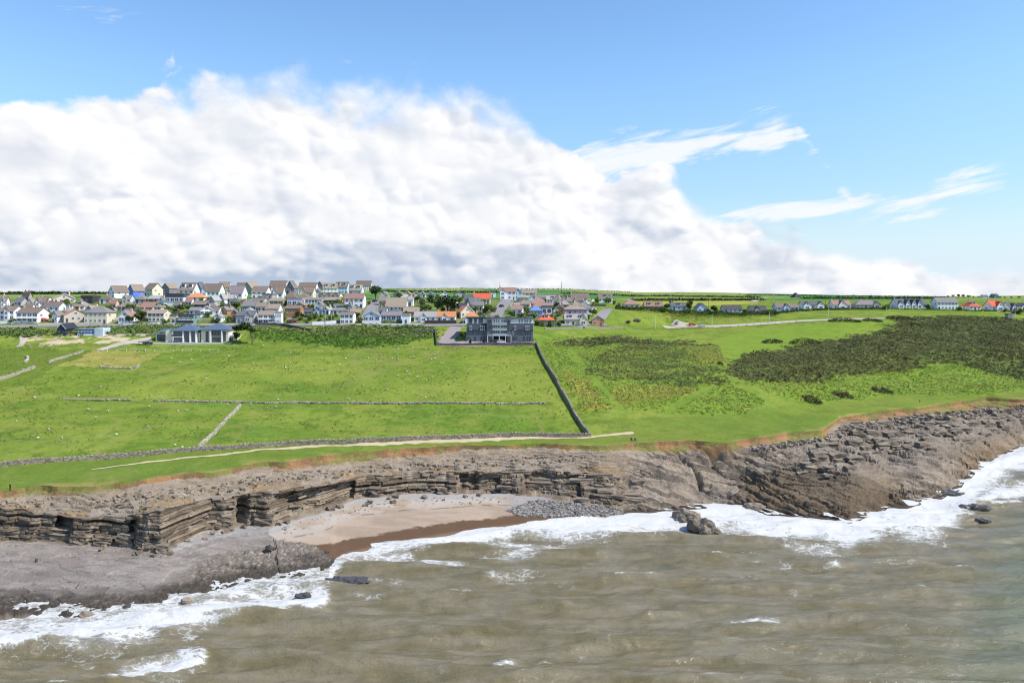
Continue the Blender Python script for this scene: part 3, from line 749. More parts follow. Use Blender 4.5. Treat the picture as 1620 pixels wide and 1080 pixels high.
fac = k.m('MAXIMUM', k.m('MULTIPLY', k.ss(ff, -.14, .24), .94), k.m('MULTIPLY', k.m('MULTIPLY', k.ss(ff, -.55, .1), .38), k.ss(af.outputs['Fac'], .12, .5)))
colr = k.mix(fac, body, (.56, .555, .535, 1))
k.l.new(colr, b.inputs['Base Color'])
k.l.new(k.m('ADD', .10, k.m('MULTIPLY', fac, .6)), b.inputs['Roughness']); b.inputs['IOR'].default_value = 1.33; b.inputs['Specular IOR Level'].default_value = .4
bp = k.node('ShaderNodeBump'); bp.inputs['Strength'].default_value = .8; bp.inputs['Distance'].default_value = .30
rp = k.v('MULTIPLY', p, (.75, 1.5, 1.0))
rip = k.m('ADD', k.m('ADD', k.noise(rp, .9, 5.0, .6), k.m('MULTIPLY', k.noise(k.v('MULTIPLY', p, (.6, 1.6, 1.0)), .30, 3.0, .55), 1.6)), k.m('MULTIPLY', k.noise(rp, 3.4, 3.0, .6), .5)); rip = k.m('ADD', rip, k.m('MULTIPLY', fac, .35))
k.l.new(rip, bp.inputs['Height']); k.l.new(bp.outputs[0], b.inputs['Normal'])
M_SEA = m
q = SQ[keep]; ids, inv = np.unique(q.ravel(), return_inverse=True)
tag(link('sea', mesh_np('sea', SV[ids], inv.reshape(-1, 4), [M_SEA], True, {'foam': foam.ravel()[ids], 'deep': deep_m.ravel()[ids]})), kind='structure')

# ---------------------------------------------------------------- roads, tracks, walls, fences
def path_pts(px_pts, step=1.5):
    P = [ground(x, y) for x, y in px_pts]; out = []
    for a, b in zip(P[:-1], P[1:]):
        n = max(1, int((b.xy - a.xy).length / step))
        for i in range(n):
            q = a.lerp(b, i / n); out.append(Vector((q.x, q.y, 0)))
    out.append(Vector((P[-1].x, P[-1].y, 0)))
    for _ in range(3):                                    # ease the corners
        out = [out[0]] + [(out[i - 1] + out[i] * 2 + out[i + 1]) / 4 for i in range(1, len(out) - 1)] + [out[-1]]
    return out

def drape(name, px_pts, w0, w1, material, lift=.06, ragged=.0, across=6, step=1.5):
    P = path_pts(px_pts, step); n = len(P); vs = []; fs = []
    for i, p in enumerate(P):
        d = (P[min(i + 1, n - 1)] - P[max(i - 1, 0)]); d.normalize(); nrm = Vector((-d.y, d.x, 0)); w = w0 + (w1 - w0) * i / (n - 1)
        wl = w / 2 * (1 + ragged * (random.random() - .5) * 2); wr = w / 2 * (1 + ragged * (random.random() - .5) * 2)
        for j in range(across + 1):
            t = -wl + (wl + wr) * j / across; q = p + nrm * t
            vs.append((q.x, q.y, zat(q.x, q.y) + lift))
    for i in range(n - 1):
        for j in range(across):
            a = i * (across + 1) + j; fs.append((a, a + 1, a + across + 2, a + across + 1))
    me = mesh_np(name, vs, fs, [material], True)
    if me.polygons[len(me.polygons) // 2].normal.z < 0:
        me.flip_normals()
    return tag(link(name, me), kind='structure')

M_ASPH = plain('asphalt', (.21, .20, .20), .9, .2, .6)
M_GRAVEL = plain('pale_gravel', (.40, .35, .29), .95, .3, .8)
M_EARTH = plain('worn_earth', (.47, .375, .235), .95, .35, .9)
M_YARD = plain('paved_yard', (.27, .225, .215), .9, .2, .7)
drape('footpath', [(145, 742), (230, 731), (300, 723), (430, 710), (560, 704), (640, 700), (720, 697)], 1.1, 4.2, M_EARTH, .05, .5)
drape('footpath', [(690, 698.5), (800, 693.8), (880, 692), (935, 691), (975, 687), (1002, 684)], 5.6, 1.8, M_EARTH, .06, .35)
drape('road', [(-150, 518), (0, 517), (140, 515), (290, 514), (440, 514), (560, 514), (690, 515), (760, 514), (870, 515), (960, 514)], 4.2, 4.2, M_ASPH, .25)
drape('road', [(578, 509), (588, 490), (598, 475)], 6.5, 6.5, M_ASPH, .2)
drape('road', [(782, 508), (794, 486), (803, 474)], 6.8, 7.5, M_ASPH, .2)
drape('road', [(940, 512), (952, 500), (966, 489)], 6, 6, M_ASPH, .2)
drape('driveway', [(704, 541), (712, 531), (722, 517)], 8, 6, M_YARD, .16)
drape('courtyard', [(694, 543), (760, 543), (846, 543)], 9, 9, M_YARD, .14)
drape('car_park', [(1050, 517), (1090, 516), (1125, 516.5), (1200, 512.5), (1262, 508), (1330, 505), (1400, 503.5)], 8, 2.2, M_GRAVEL, .14)
drape('car_park', [(1064, 511), (1085, 514)], 6, 9, M_GRAVEL, .17)
drape('track', [(157, 554), (178, 548), (196, 543), (240, 537)], 5, 8, M_GRAVEL, .16, .2)
drape('track', [(30, 549), (37, 541), (34, 531)], 2.4, 1.8, M_GRAVEL, .16, .3)
drape('track', [(1190, 478.5), (1212, 472)], 5, 5, M_GRAVEL, .5)

M_STONE, k, b = mat('dry_stone')
a_ = k.node('ShaderNodeAttribute'); a_.attribute_name = 'Col'; gq = k.node('ShaderNodeNewGeometry')
f_ = k.m('ADD', .62, k.m('MULTIPLY', k.noise(gq.outputs['Position'], 3.0, 5.0, .65), .76))
k.l.new(k.v('SCALE', a_.outputs['Color'], scale=f_), b.inputs['Base Color']); b.inputs['Roughness'].default_value = .95

BOXF = np.array([(3, 2, 1, 0), (4, 5, 6, 7), (0, 1, 5, 4), (1, 2, 6, 5), (2, 3, 7, 6), (3, 0, 4, 7)])
BOXV = np.array([(x, y, z) for z in (-.5, .5) for (x, y) in ((-.5, -.5), (.5, -.5), (.5, .5), (-.5, .5))])
def stones_mesh(name, cs, dims, yaws, cols, jit=.16):
    cs = np.array(cs); dims = np.array(dims); n = len(cs); yaws = np.array(yaws)
    v = BOXV[None] * (1 + (rng.random((n, 8, 3)) - .5) * 2 * jit); v = v * dims[:, None, :]
    v[:, 4:, 2] += (rng.random((n, 4)) - .5) * dims[:, None, 2] * .3
    c, s = np.cos(yaws)[:, None], np.sin(yaws)[:, None]
    x = v[..., 0] * c - v[..., 1] * s; y = v[..., 0] * s + v[..., 1] * c
    v = np.stack([x, y, v[..., 2]], -1) + cs[:, None, :]
    f = BOXF[None] + 8 * np.arange(n)[:, None, None]
    return mesh_np(name, v.reshape(-1, 3), f.reshape(-1, 4), [M_STONE], False, {'Col': np.repeat(np.array(cols), 8, 0)})

WALL_GROUP = 'dry stone walls round the fields'
def stone_wall(px_pts, hgt, thick, label, tumbled=0.0, tone=(.25, .215, .17), cap=True, gap=0.0):
    P = path_pts(px_pts, 1.0); root = empty('dry_stone_wall', (P[0].x, P[0].y, zat(P[0].x, P[0].y))); tag(root, label, 'wall', WALL_GROUP)
    core = MB(); cs = []; ds = []; ys = []; cl = []; n = len(P); org = root.location.copy()
    secs = []
    for i, p in enumerate(P):
        d = P[min(i + 1, n - 1)] - P[max(i - 1, 0)]; yaw = math.atan2(d.y, d.x); z = zat(p.x, p.y)
        hh = hgt * (1.08 - .28 * vn(i / 4.0, 2, 9 + n)) * (1 - tumbled * .9 * vn(i / 7.0, 0, 5 + n) ** 1.5)
        secs.append((p, yaw, z, hh))
        if gap and vn(i / 9.0, 3, n) < gap:
            continue
        nc = max(1, int(round(hh / .3)))
        for c in range(nc):
            for q in range(2):
                L = .34 + .42 * random.random(); t = (q + random.random() * .5) * .5 - .25
                ofs = (random.random() - .5) * thick * (.16 + 1.6 * tumbled)
                x = p.x + math.cos(yaw) * t - math.sin(yaw) * ofs; y = p.y + math.sin(yaw) * t + math.cos(yaw) * ofs
                cs.append((x - org.x, y - org.y, z + (c + .5) * hh / nc - .05 + (random.random() - .5) * .05 - org.z)); ds.append((L, thick * (1.12 - .22 * c / nc), hh / nc * 1.08))
                ys.append(yaw + (random.random() - .5) * (.18 + .9 * tumbled)); v = .62 + .7 * random.random(); cl.append((tone[0] * v, tone[1] * v, tone[2] * v))
        if cap and random.random() < .85:
            cs.append((p.x - org.x, p.y - org.y, z + hh + .05 - org.z)); ds.append((.5, thick * 1.1, .2)); ys.append(yaw + (random.random() - .5) * .3); v = .9 + .6 * random.random(); cl.append((tone[0] * v, tone[1] * v, tone[2] * v))
    st = link('stone_courses', stones_mesh('stone_courses', cs, ds, ys, cl), root); st['kind'] = 'stuff'
    if not gap and tumbled < .3:                          # the hearting between the two faces
        v = []; f = []
        for (p, yaw, z, hh) in secs:
            for sx in (-1, 1):
                for zz in (-.6, hh * .93):
                    v.append((p.x - math.sin(yaw) * sx * thick * .36 - org.x, p.y + math.cos(yaw) * sx * thick * .36 - org.y, z + zz - org.z))
        for i in range(len(secs) - 1):
            a = 4 * i; b_ = a + 4; f += [(a, b_, b_ + 1, a + 1), (a + 2, a + 3, b_ + 3, b_ + 2), (a + 1, b_ + 1, b_ + 3, a + 3)]
        me = mesh_np('hearting', v, f, [plain('wall_hearting', (.12, .105, .09), .95)]); link('hearting', me, root)
    return root

stone_wall([(-150, 749), (0, 738), (180, 725), (300, 714), (470, 703), (640, 697), (800, 691), (932, 690.5)], 1.25, .6, 'long grey dry stone wall along the footpath at the foot of the fields')
stone_wall([(849, 546), (862, 574), (884, 612), (905, 650), (931, 689)], 1.5, .6, 'tall stone wall running downhill from the apartment block to the footpath')
stone_wall([(100, 631.5), (190, 633), (290, 635), (430, 637), (600, 638), (760, 638), (862, 638)], .6, .9, 'low tumbled stone wall crossing the middle of the green fields', .6, (.30, .265, .215), False, .06)
stone_wall([(380, 643), (360, 663), (337, 688), (316, 707)], .95, .6, 'short pale stone wall slanting between the two lowest fields', .2, (.38, .345, .29))
stone_wall([(-60, 620), (0, 601), (53, 583)], 1.2, .7, 'pale stone wall slanting in at the left edge below the dark barn', .1, (.40, .35, .28))
stone_wall([(78, 574), (105, 565), (130, 557)], 1.0, .7, 'pale broken stone wall rising towards the gravel track', .3, (.40, .36, .29))
stone_wall([(40, 574), (45, 568), (42, 565)], .9, .6, 'tiny crooked stone wall in the grass near the left edge', .4, (.42, .38, .31))
stone_wall([(160, 582), (213, 584), (220, 579)], .7, .6, 'low stone wall along the bottom of the straw coloured paddock', .4, (.36, .33, .27))
stone_wall([(688, 524), (689.5, 534), (691, 546)], 1.4, .5, 'dark stone wall down the left side of the apartment drive', 0, (.13, .115, .10))
stone_wall([(691, 546.5), (760, 546.5), (848, 546.5)], 1.4, .5, 'dark straight stone wall in front of the apartment courtyard', 0, (.15, .13, .115))
stone_wall([(405, 514.5), (447, 515.5), (470, 521), (492, 524)], 1.5, .5, 'dark brown retaining wall under the coast road with a downward bend', 0, (.11, .095, .085))
stone_wall([(655, 526), (675, 525), (688, 524)], 1.2, .5, 'short dark wall between scrub and the apartment drive', 0, (.15, .13, .115))

def solid_wall(px_pts, hgt, thick, material, label, name='garden_wall', group='rendered walls along the coast road', base=1.0):
    P = path_pts(px_pts, 3.0); v = []; f = []; o = P[0].copy(); o.z = zat(o.x, o.y); n = len(P)
    for i, p in enumerate(P):
        d = P[min(i + 1, n - 1)] - P[max(i - 1, 0)]; d.normalize(); nr = Vector((-d.y, d.x, 0)) * thick / 2; z = zat(p.x, p.y)
        for q, zz in ((p - nr, z - base), (p + nr, z - base), (p + nr, z + hgt), (p - nr, z + hgt)):
            v.append((q.x - o.x, q.y - o.y, zz - o.z))
    for i in range(n - 1):
        a = 4 * i
        for j in range(4):
            f.append((a + j, a + (j + 1) % 4, a + 4 + (j + 1) % 4, a + 4 + j))
    f += [(0, 1, 2, 3), (4 * n - 1, 4 * n - 2, 4 * n - 3, 4 * n - 4)]
    me = bpy.data.meshes.new(name); me.from_pydata(v, [], f); bm_fix(me); me.materials.append(material)
    return tag(link(name, me, None, o), label, 'wall', group)
M_WRENDER = plain('white_render', (.74, .73, .70), .85, .14, .5)
M_CREAM = plain('cream_render', (.62, .54, .42), .85, .14, .5)
solid_wall([(-60, 512.5), (0, 512), (45, 511)], 1.3, .3, M_WRENDER, 'long white garden wall at the left edge beside the coast road')
solid_wall([(60, 514.5), (100, 513), (140, 512.5)], .9, .3, M_CREAM, 'low cream garden wall under the beige gabled house')
solid_wall([(290, 513.6), (345, 514.4), (404, 514.6)], .8, .3, M_CREAM, 'low pale wall along the road behind the villa roofs')
solid_wall([(540, 514.8), (572, 514.6)], .9, .3, M_CREAM, 'short pale wall at the foot of the white two storey house')
solid_wall([(606, 514.2), (668, 514.4)], .8, .3, M_WRENDER, 'low white wall above the scrub right of the pale blue gabled house')
solid_wall([(195, 514), (245, 513.5), (290, 513)], .8, .3, M_WRENDER, 'low pale wall below the dark hedge and flat cream house')
solid_wall([(425, 513.8), (447, 514.5)], 1.6, .3, M_WRENDER, 'short white wall below the tall white end of the modern house')
solid_wall([(494, 514.5), (512, 514), (532, 512.5)], 1.8, .3, M_WRENDER, 'white garden wall left of the white two storey house by the scrub')
solid_wall([(573, 513), (603, 513)], 1.9, .3, M_WRENDER, 'bright white wall below the pale blue gabled house')
solid_wall([(672, 512), (722, 511.5)], 1.7, .3, plain('dark_fence', (.06, .05, .045), .9), 'dark brown wall in front of the long white bungalow')
solid_wall([(740, 540.3), (798, 540.3)], .9, .25, M_WRENDER, 'thin white wall at the foot of the apartment block')
solid_wall([(862, 521), (900, 520.5), (950, 520.5), (985, 520)], .9, .4, plain('grey_wall', (.26, .24, .21), .95), 'grey roadside wall below the red roofed house and bungalow')
solid_wall([(175, 530), (243, 529)], .5, .3, M_CREAM, 'low pale kerb wall beside the dirt patch behind the gravel track')

M_TIMBER = plain('weathered_timber', (.20, .165, .125), .95); M_WHITEP = plain('white_paint', (.72, .72, .70), .6)
def fence(px_pts, every, hgt, label, material=None, rails=2, thick=.12):
    P = path_pts(px_pts, every); o = P[0].copy(); o.z = zat(o.x, o.y); root = empty('fence', o); tag(root, label, 'fence', 'post and rail fences')
    material = material or M_TIMBER; pm = MB().box(-thick / 2, thick / 2, -thick / 2, thick / 2, -.4, hgt).mesh('post', material); Q_ = [Vector((p.x, p.y, zat(p.x, p.y))) for p in P]
    for q in Q_:
        link('post', pm, root, q - o)
    for r in range(rails):
        mb = MB(); h = hgt * (.9 - .4 * r)
        for a, c in zip(Q_[:-1], Q_[1:]):
            mb.tube([a - o + Vector((0, 0, h)), c - o + Vector((0, 0, h))], [.05, .05], 4)
        mb.build('rail', material, root)
fence([(32, 548), (60, 547), (110, 547), (165, 547)], 3.0, 1.1, 'dark post fence along the dirt patch below the barn', M_TIMBER, 2)
fence([(155, 556), (200, 555.5), (260, 556), (345, 556)], 3.5, 1.1, 'pale fence along the top of the paddock below the modern villa', M_WHITEP, 1)
fence([(968, 521), (1000, 521), (1060, 520.5), (1120, 519.5)], 3.2, 1.1, 'dark wooden fence in front of the gravel car park', M_TIMBER, 2)
fence([(1128, 518.5), (1170, 516), (1215, 512.5), (1260, 509.5)], 4.0, .8, 'row of short bollard posts along the pale track', M_TIMBER, 0, .2)
fence([(224, 608), (262, 592), (300, 577), (345, 559), (388, 546)], 4.5, 1.0, 'sparse post fence slanting up the big field towards the bent tree', M_TIMBER, 1)

# ---------------------------------------------------------------- houses
WALLC = dict(white=(.78, .78, .77), pale=(.70, .72, .75), cream=(.66, .58, .44), beige=(.50, .44, .36), grey=(.42, .41, .40), blue=(.10, .19, .62), lblue=(.50, .62, .78), dark=(.05, .05, .055),
             brick=(.40, .19, .09), brown=(.22, .16, .115), purple=(.40, .27, .46), teal=(.16, .27, .26), stone=(.36, .32, .27), yellow=(.58, .42, .13), pink=(.60, .40, .34), gableshade=(.20, .16, .22), slateblue=(.14, .17, .22), navy=(.035, .045, .065), orange=(.52, .27, .15))  # dark skyline gable tone: shade of the left-facing gables put into the wall colour
ROOFC = dict(brown=(.175, .135, .11), tan=(.255, .205, .155), grey=(.19, .18, .175), slate=(.115, .118, .13), navy=(.03, .036, .05), red=(.60, .12, .06), orange=(.50, .21, .10), dark=(.075, .065, .065), purple=(.19, .155, .17), pinkb=(.28, .165, .135), lgrey=(.30, .285, .265), blue=(.13, .22, .42), solar=(.03, .04, .08))
def wmat(c):
    return plain('wall_' + c, WALLC[c], .85, .13, .45)
def rmat(c):
    nm = 'roof_' + c
    if nm in MATS:
        return MATS[nm]
    m, k, b = mat(nm); g_ = k.node('ShaderNodeNewGeometry'); p = g_.outputs['Position']; oi = k.node('ShaderNodeObjectInfo')
    n = k.noise(p, .7, 5.0, .65); n2 = k.noise(p, 6.0, 2.0, .6)
    w = k.node('ShaderNodeTexWave', wave_type='BANDS', bands_direction='Z'); w.inputs['Scale'].default_value = 1.1; w.inputs['Distortion'].default_value = .4; k.l.new(p, w.inputs['Vector'])
    f = k.m('ADD', .58, k.m('ADD', k.m('MULTIPLY', n, .45), k.m('ADD', k.m('MULTIPLY', n2, .2), k.m('MULTIPLY', oi.outputs['Random'], .22))))
    f = k.m('MULTIPLY', f, k.m('ADD', .9, k.m('MULTIPLY', w.outputs['Fac'], .16)))
    k.l.new(k.v('SCALE', ROOFC[c], scale=f), b.inputs['Base Color']); b.inputs['Roughness'].default_value = .8
    bp = k.node('ShaderNodeBump'); bp.inputs['Strength'].default_value = .4; bp.inputs['Distance'].default_value = .08; k.l.new(w.outputs['Fac'], bp.inputs['Height']); k.l.new(bp.outputs[0], b.inputs['Normal'])
    MATS[nm] = m; return m
M_GLASS, k, b = mat('window_glass'); oi = k.node('ShaderNodeObjectInfo')
k.l.new(k.mix(oi.outputs['Random'], (.02, .03, .045, 1), (.10, .13, .17, 1)), b.inputs['Base Color']); b.inputs['Roughness'].default_value = .08; b.inputs['Specular IOR Level'].default_value = .6
M_FRAME = plain('window_frame', (.70, .71, .72), .5)
M_FRAMED = plain('dark_window_frame', (.07, .07, .075), .5)
M_DOOR = plain('door_paint', (.10, .11, .15), .5, objvar=.5)
M_TRIM = plain('fascia', (.62, .62, .62), .6); M_POT = plain('chimney_pot', (.34, .16, .09), .85)
_f = MB()
for x0, x1, z0, z1 in ((-.5, .5, -.5, -.42), (-.5, .5, .42, .5), (-.5, -.44, -.42, .42), (.44, .5, -.42, .42), (-.025, .025, -.42, .42)):
    _f.box(x0, x1, -.09, .06, z0, z1)
ME_FRAME = _f.mesh('window', M_FRAME); ME_PANE = MB().box(-.46, .46, -.03, .05, -.45, .45).mesh('pane', M_GLASS)
_f = MB()
for x0, x1, z0, z1 in ((-.5, .5, -.5, -.42), (-.5, .5, .42, .5), (-.5, -.44, -.42, .42), (.44, .5, -.42, .42), (-.18, -.15, -.42, .42), (.15, .18, -.42, .42)):
    _f.box(x0, x1, -.09, .06, z0, z1)
ME_FRAMED = _f.mesh('window', M_FRAMED)
ME_DOOR = MB().box(-.5, .5, -.06, .05, 0, 1).box(-.36, .36, -.09, -.06, .55, .9).mesh('door', M_DOOR)
ME_POT = MB().tube([(0, 0, 0), (0, 0, .5)], [.16, .12], 6).mesh('chimney_pot', M_POT)

def window(root, x, y, z, w, h, rz=0.0, dark=False):
    o = link('window', ME_FRAMED if dark else ME_FRAME, root, (x, y, z)); o.scale = (w, 1, h); o.rotation_euler = (0, 0, rz)
    link('pane', ME_PANE, o)
    return o

def slab(mb, quad, th=.16):
    a, b_, c, d = [Vector(q) for q in quad]; n = (b_ - a).cross(d - a).normalized()
    if n.z < 0: n = -n
    vs = [a, b_, c, d, a + n * th, b_ + n * th, c + n * th, d + n * th]
    mb.add(vs, [(3, 2, 1, 0), (4, 5, 6, 7), (0, 1, 5, 4), (1, 2, 6, 5), (2, 3, 7, 6), (3, 0, 4, 7)])

def roof_mesh(kind, x0, x1, y0, y1, he, hr, ov=.35):
    mb = MB(); xm, ym = (x0 + x1) / 2, (y0 + y1) / 2
    if kind == 'side':
        sl = (hr - he) / (ym - y0); ze = he - ov * sl
        slab(mb, [(x0 - ov, y0 - ov, ze), (x1 + ov, y0 - ov, ze), (x1 + ov, ym, hr), (x0 - ov, ym, hr)]); slab(mb, [(x1 + ov, y1 + ov, ze), (x0 - ov, y1 + ov, ze), (x0 - ov, ym, hr), (x1 + ov, ym, hr)])
        mb.box(x0 - ov, x1 + ov, ym - .12, ym + .12, hr + .02, hr + .26)
    elif kind == 'gable':
        sl = (hr - he) / (xm - x0); ze = he - ov * sl
        slab(mb, [(x0 - ov, y1 + ov, ze), (x0 - ov, y0 - ov, ze), (xm, y0 - ov, hr), (xm, y1 + ov, hr)]); slab(mb, [(x1 + ov, y0 - ov, ze), (x1 + ov, y1 + ov, ze), (xm, y1 + ov, hr), (xm, y0 - ov, hr)])
        mb.box(xm - .12, xm + .12, y0 - ov, y1 + ov, hr + .02, hr + .26)
    elif kind == 'hip':
        W, D = x1 - x0, y1 - y0; e = ov; ze = he - .05; X0, X1, Ya, Yb = x0 - e, x1 + e, y0 - e, y1 + e
        if W >= D:
            i = min(D / 2, W * .42); r0, r1 = (x0 + i, ym, hr), (x1 - i, ym, hr)
        else:
            i = min(W / 2, D * .42); r0, r1 = (xm, y0 + i, hr), (xm, y1 - i, hr)
        c = [(X0, Ya, ze), (X1, Ya, ze), (X1, Yb, ze), (X0, Yb, ze)]; lo = [(a_, b_, z_ - .2) for a_, b_, z_ in c]
        vs = c + [r0, r1] + lo
        fs = [(0, 1, 5, 4), (1, 2, 5), (2, 3, 4, 5), (3, 0, 4)] if W >= D else [(0, 1, 4), (1, 2, 5, 4), (2, 3, 5), (3, 0, 4, 5)]
        mb.add(vs, fs + [(6, 7, 1, 0), (7, 8, 2, 1), (8, 9, 3, 2), (9, 6, 0, 3), (9, 8, 7, 6)])
    else:
        mb.box(x0 - ov, x1 + ov, y0 - ov, y1 + ov, he, max(hr, he + .35))
    return mb

def wall_shape(mb, kind, x0, x1, y0, y1, he, hr, zb=-3.5):
    xm, ym = (x0 + x1) / 2, (y0 + y1) / 2; hr2 = hr - .06
    if kind == 'side':
        mb.prism([(y0, zb), (y1, zb), (y1, he - .03), (ym, hr2), (y0, he - .03)], x0, x1, 'x')
    elif kind == 'gable':
        mb.prism([(x0, zb), (x1, zb), (x1, he - .03), (xm, hr2), (x0, he - .03)], y0, y1, 'y')
    else:
        mb.box(x0, x1, y0, y1, zb, he - .01)

HOUSE_GROUP = 'houses of the seaside town'
def house(x0, x1, yb, ye, yr, kind, wall, roof, label, yaw=0.0, Y=None, D=None, st=None, win=None, dorm=0, ch=1, wing=None, wingk='gable', balc=False, big=False, cat='house', name='house', door=True, group=HOUSE_GROUP, dark=False, trim=None, garage=False):
    xc = (x0 + x1) / 2; gp = ground(xc, yb) if Y is None else Vector(((xc - 810) * Y / FP, Y, H - (yb - HY) * Y / FP))
    Yd = gp.y; s = Yd / FP; he = (yb - ye) * s; hr = max((yb - yr) * s, he + .3); tot = (x1 - x0) * s
    D = D or min(8.0, max(4.5, tot * .75)); W = tot; th = math.radians(yaw); c_, s_ = math.cos(th), math.sin(th)
    for _ in range(6):                                    # fit the seen width and place
        us = []
        for (lx, ly) in ((-W / 2, 0), (W / 2, 0), (-W / 2, D), (W / 2, D)):
            X = gp.x + lx * c_ - ly * s_; Yy = Yd + lx * s_ + ly * c_; us.append(810 + FP * X / Yy)
        wpx = max(us) - min(us); W = W - (wpx - (x1 - x0)) * s / max(c_, .3)
        if W < 3.2:
            W = 3.2; D = max(3.2, D * .8)
        gp.x -= ((max(us) + min(us)) / 2 - xc) * s
    root = empty(name, gp, th); tag(root, label, cat, group)
    wm, rm = wmat(wall), rmat(roof); mb = MB(); mk = 'side' if kind == 'L' else kind
    wall_shape(mb, mk, -W / 2, W / 2, 0, D, he, hr); rmb = roof_mesh(mk, -W / 2, W / 2, 0, D, he, hr, .12 if mk == 'flat' else .35)
    spans = [(-W / 2, W / 2, 0.0)]
    if wing:                                              # front gables: (centre fraction, width fraction, peak fraction)
        for (cf, wf, pf) in wing:
            wx0, wx1 = -W / 2 + (cf - wf / 2) * W, -W / 2 + (cf + wf / 2) * W; hp = he + (hr - he) * pf; pr = 1.1
            wall_shape(mb, 'gable', wx0, wx1, -pr, D * .45, he, hp); r2 = roof_mesh('gable', wx0, wx1, -pr, D * .45, he, hp, .25); rmb.add(r2.v, r2.f)
            window(root, (wx0 + wx1) / 2, -pr, he * .5 if he < 4 else he * .74, min(2.4, (wx1 - wx0) * .55), 1.3)
            if he >= 4: window(root, (wx0 + wx1) / 2, -pr, he * .26, min(2.4, (wx1 - wx0) * .55), 1.3)
            if hp - he > 1.6: window(root, (wx0 + wx1) / 2, -pr, he + (hp - he) * .3, .8, .9)
    mb.build('wall', wm, root); ro = rmb.build('roof', rm, root)
    if mk in ('gable', 'side') and (trim or random.random() < .6):
        t = MB()
        if mk == 'gable':
            sl = (hr - he) / (W / 2); z0 = he - .35 * sl
            for sg in (-1, 1):
                slab(t, [(sg * (W / 2 + .35), -.42, z0 - .12), (0, -.42, hr - .12), (0, -.36, hr - .12), (sg * (W / 2 + .35), -.36, z0 - .12)], .26)
        else:
            sl = (hr - he) / (D / 2); z0 = he - .35 * sl; t.box(-W / 2 - .35, W / 2 + .35, -.41, -.36, z0 - .1, z0 + .14)
        t.build('fascia', M_TRIM, ro)
    for i in range(ch):
        cx = (-W / 2 + .6 + .1 * i) if i % 2 == 0 else W / 2 - .7
        cy = D / 2 if mk != 'gable' else D * .55
        if mk == 'gable': cx = W * .22 * (1 if i % 2 == 0 else -1)
        if mk == 'hip': cx *= .35
        chm = MB().box(cx - .35, cx + .35, cy - .3, cy + .3, he, hr + .9).box(cx - .42, cx + .42, cy - .37, cy + .37, hr + .9, hr + 1.05)
        co = chm.build('chimney', plain('chimney_brick', (.30, .20, .15), .9) if wall in ('brick', 'brown', 'stone') else wmat('cream' if wall == 'cream' else 'beige'), ro)
        link('chimney_pot', ME_POT, ro, (cx, cy, hr + 1.05))
    # windows: rows of openings per storey, on the front and on both ends
    n = st or (1 if he < 4.1 else (2 if he < 7.6 else 3)); sh = he / n
    nw = win or max(2, int(round(W / (2.9 if not big else 2.6)))); occupied = [(-W / 2 + (cf - wf / 2) * W - .3, -W / 2 + (cf + wf / 2) * W + .3) for (cf, wf, pf) in (wing or [])]
    dr = random.randrange(nw) if door and not big else -1
    for fl in range(n):
        zc = sh * fl + sh * .56
        for i in range(nw):
            x = -W / 2 + (i + .5) * W / nw
            if any(a < x < b_ for a, b_ in occupied):
                continue
            if fl == 0 and i == dr:
                d_ = link('door', ME_DOOR, root, (x, -.01, 0)); d_.scale = (1.0, 1, min(2.1, sh * .85)); continue
            ww = (W / nw) * (.80 if big else .5) * random.uniform(.85, 1.1); wh = min(sh * (.66 if big else .48), 2.0 if big else 1.4)
            window(root, x, 0, zc, ww, wh, 0, dark)
        if n > 1 and fl == 1 and balc:
            bb = MB().box(-W / 2, W / 2, -1.5, -.01, sh * fl - .12, sh * fl + .06); bo = bb.build('balcony', M_WHITEP, root)
            rl = MB()
            for i in range(nw * 2 + 1):
                x = -W / 2 + .05 + i * (W - .1) / (nw * 2); rl.box(x - .03, x + .03, -1.48, -1.42, sh * fl + .06, sh * fl + 1.05)
            rl.box(-W / 2, W / 2, -1.49, -1.41, sh * fl + 1.0, sh * fl + 1.09).build('railing', M_WHITEP, bo)
        for sg in (-1, 1):
            if mk != 'flat' or D > 6:
                window(root, sg * W / 2, D * (.3 if fl % 2 else .62), zc, D * .18, min(sh * .45, 1.3), sg * math.pi / 2, dark)
    if mk == 'gable' and hr - he > 1.5:
        window(root, 0, 0, he + (hr - he) * .34, min(1.3, W * .2), 1.1, 0, dark)
    for i in range(dorm):
        x = -W / 2 + (i + .5) * W / dorm; yb_ = D * .12; t = .12 / .5; z0 = he + (hr - he) * t * .8; zh = he + (hr - he) * .80; dw = min(2.2, W / dorm * .5)
        do = MB().box(x - dw / 2, x + dw / 2, yb_, D * .42, z0, zh).build('dormer', M_WHITEP, root)
        MB().box(x - dw / 2 - .15, x + dw / 2 + .15, yb_ - .2, D * .44, zh + .002, zh + .16).build('dormer_roof', rm, do)
        MB().box(x - dw * .4, x + dw * .4, yb_ - .04, yb_ + .02, z0 + (zh - z0) * .35, zh - .12).build('dormer_window', M_GLASS, do)
    return root

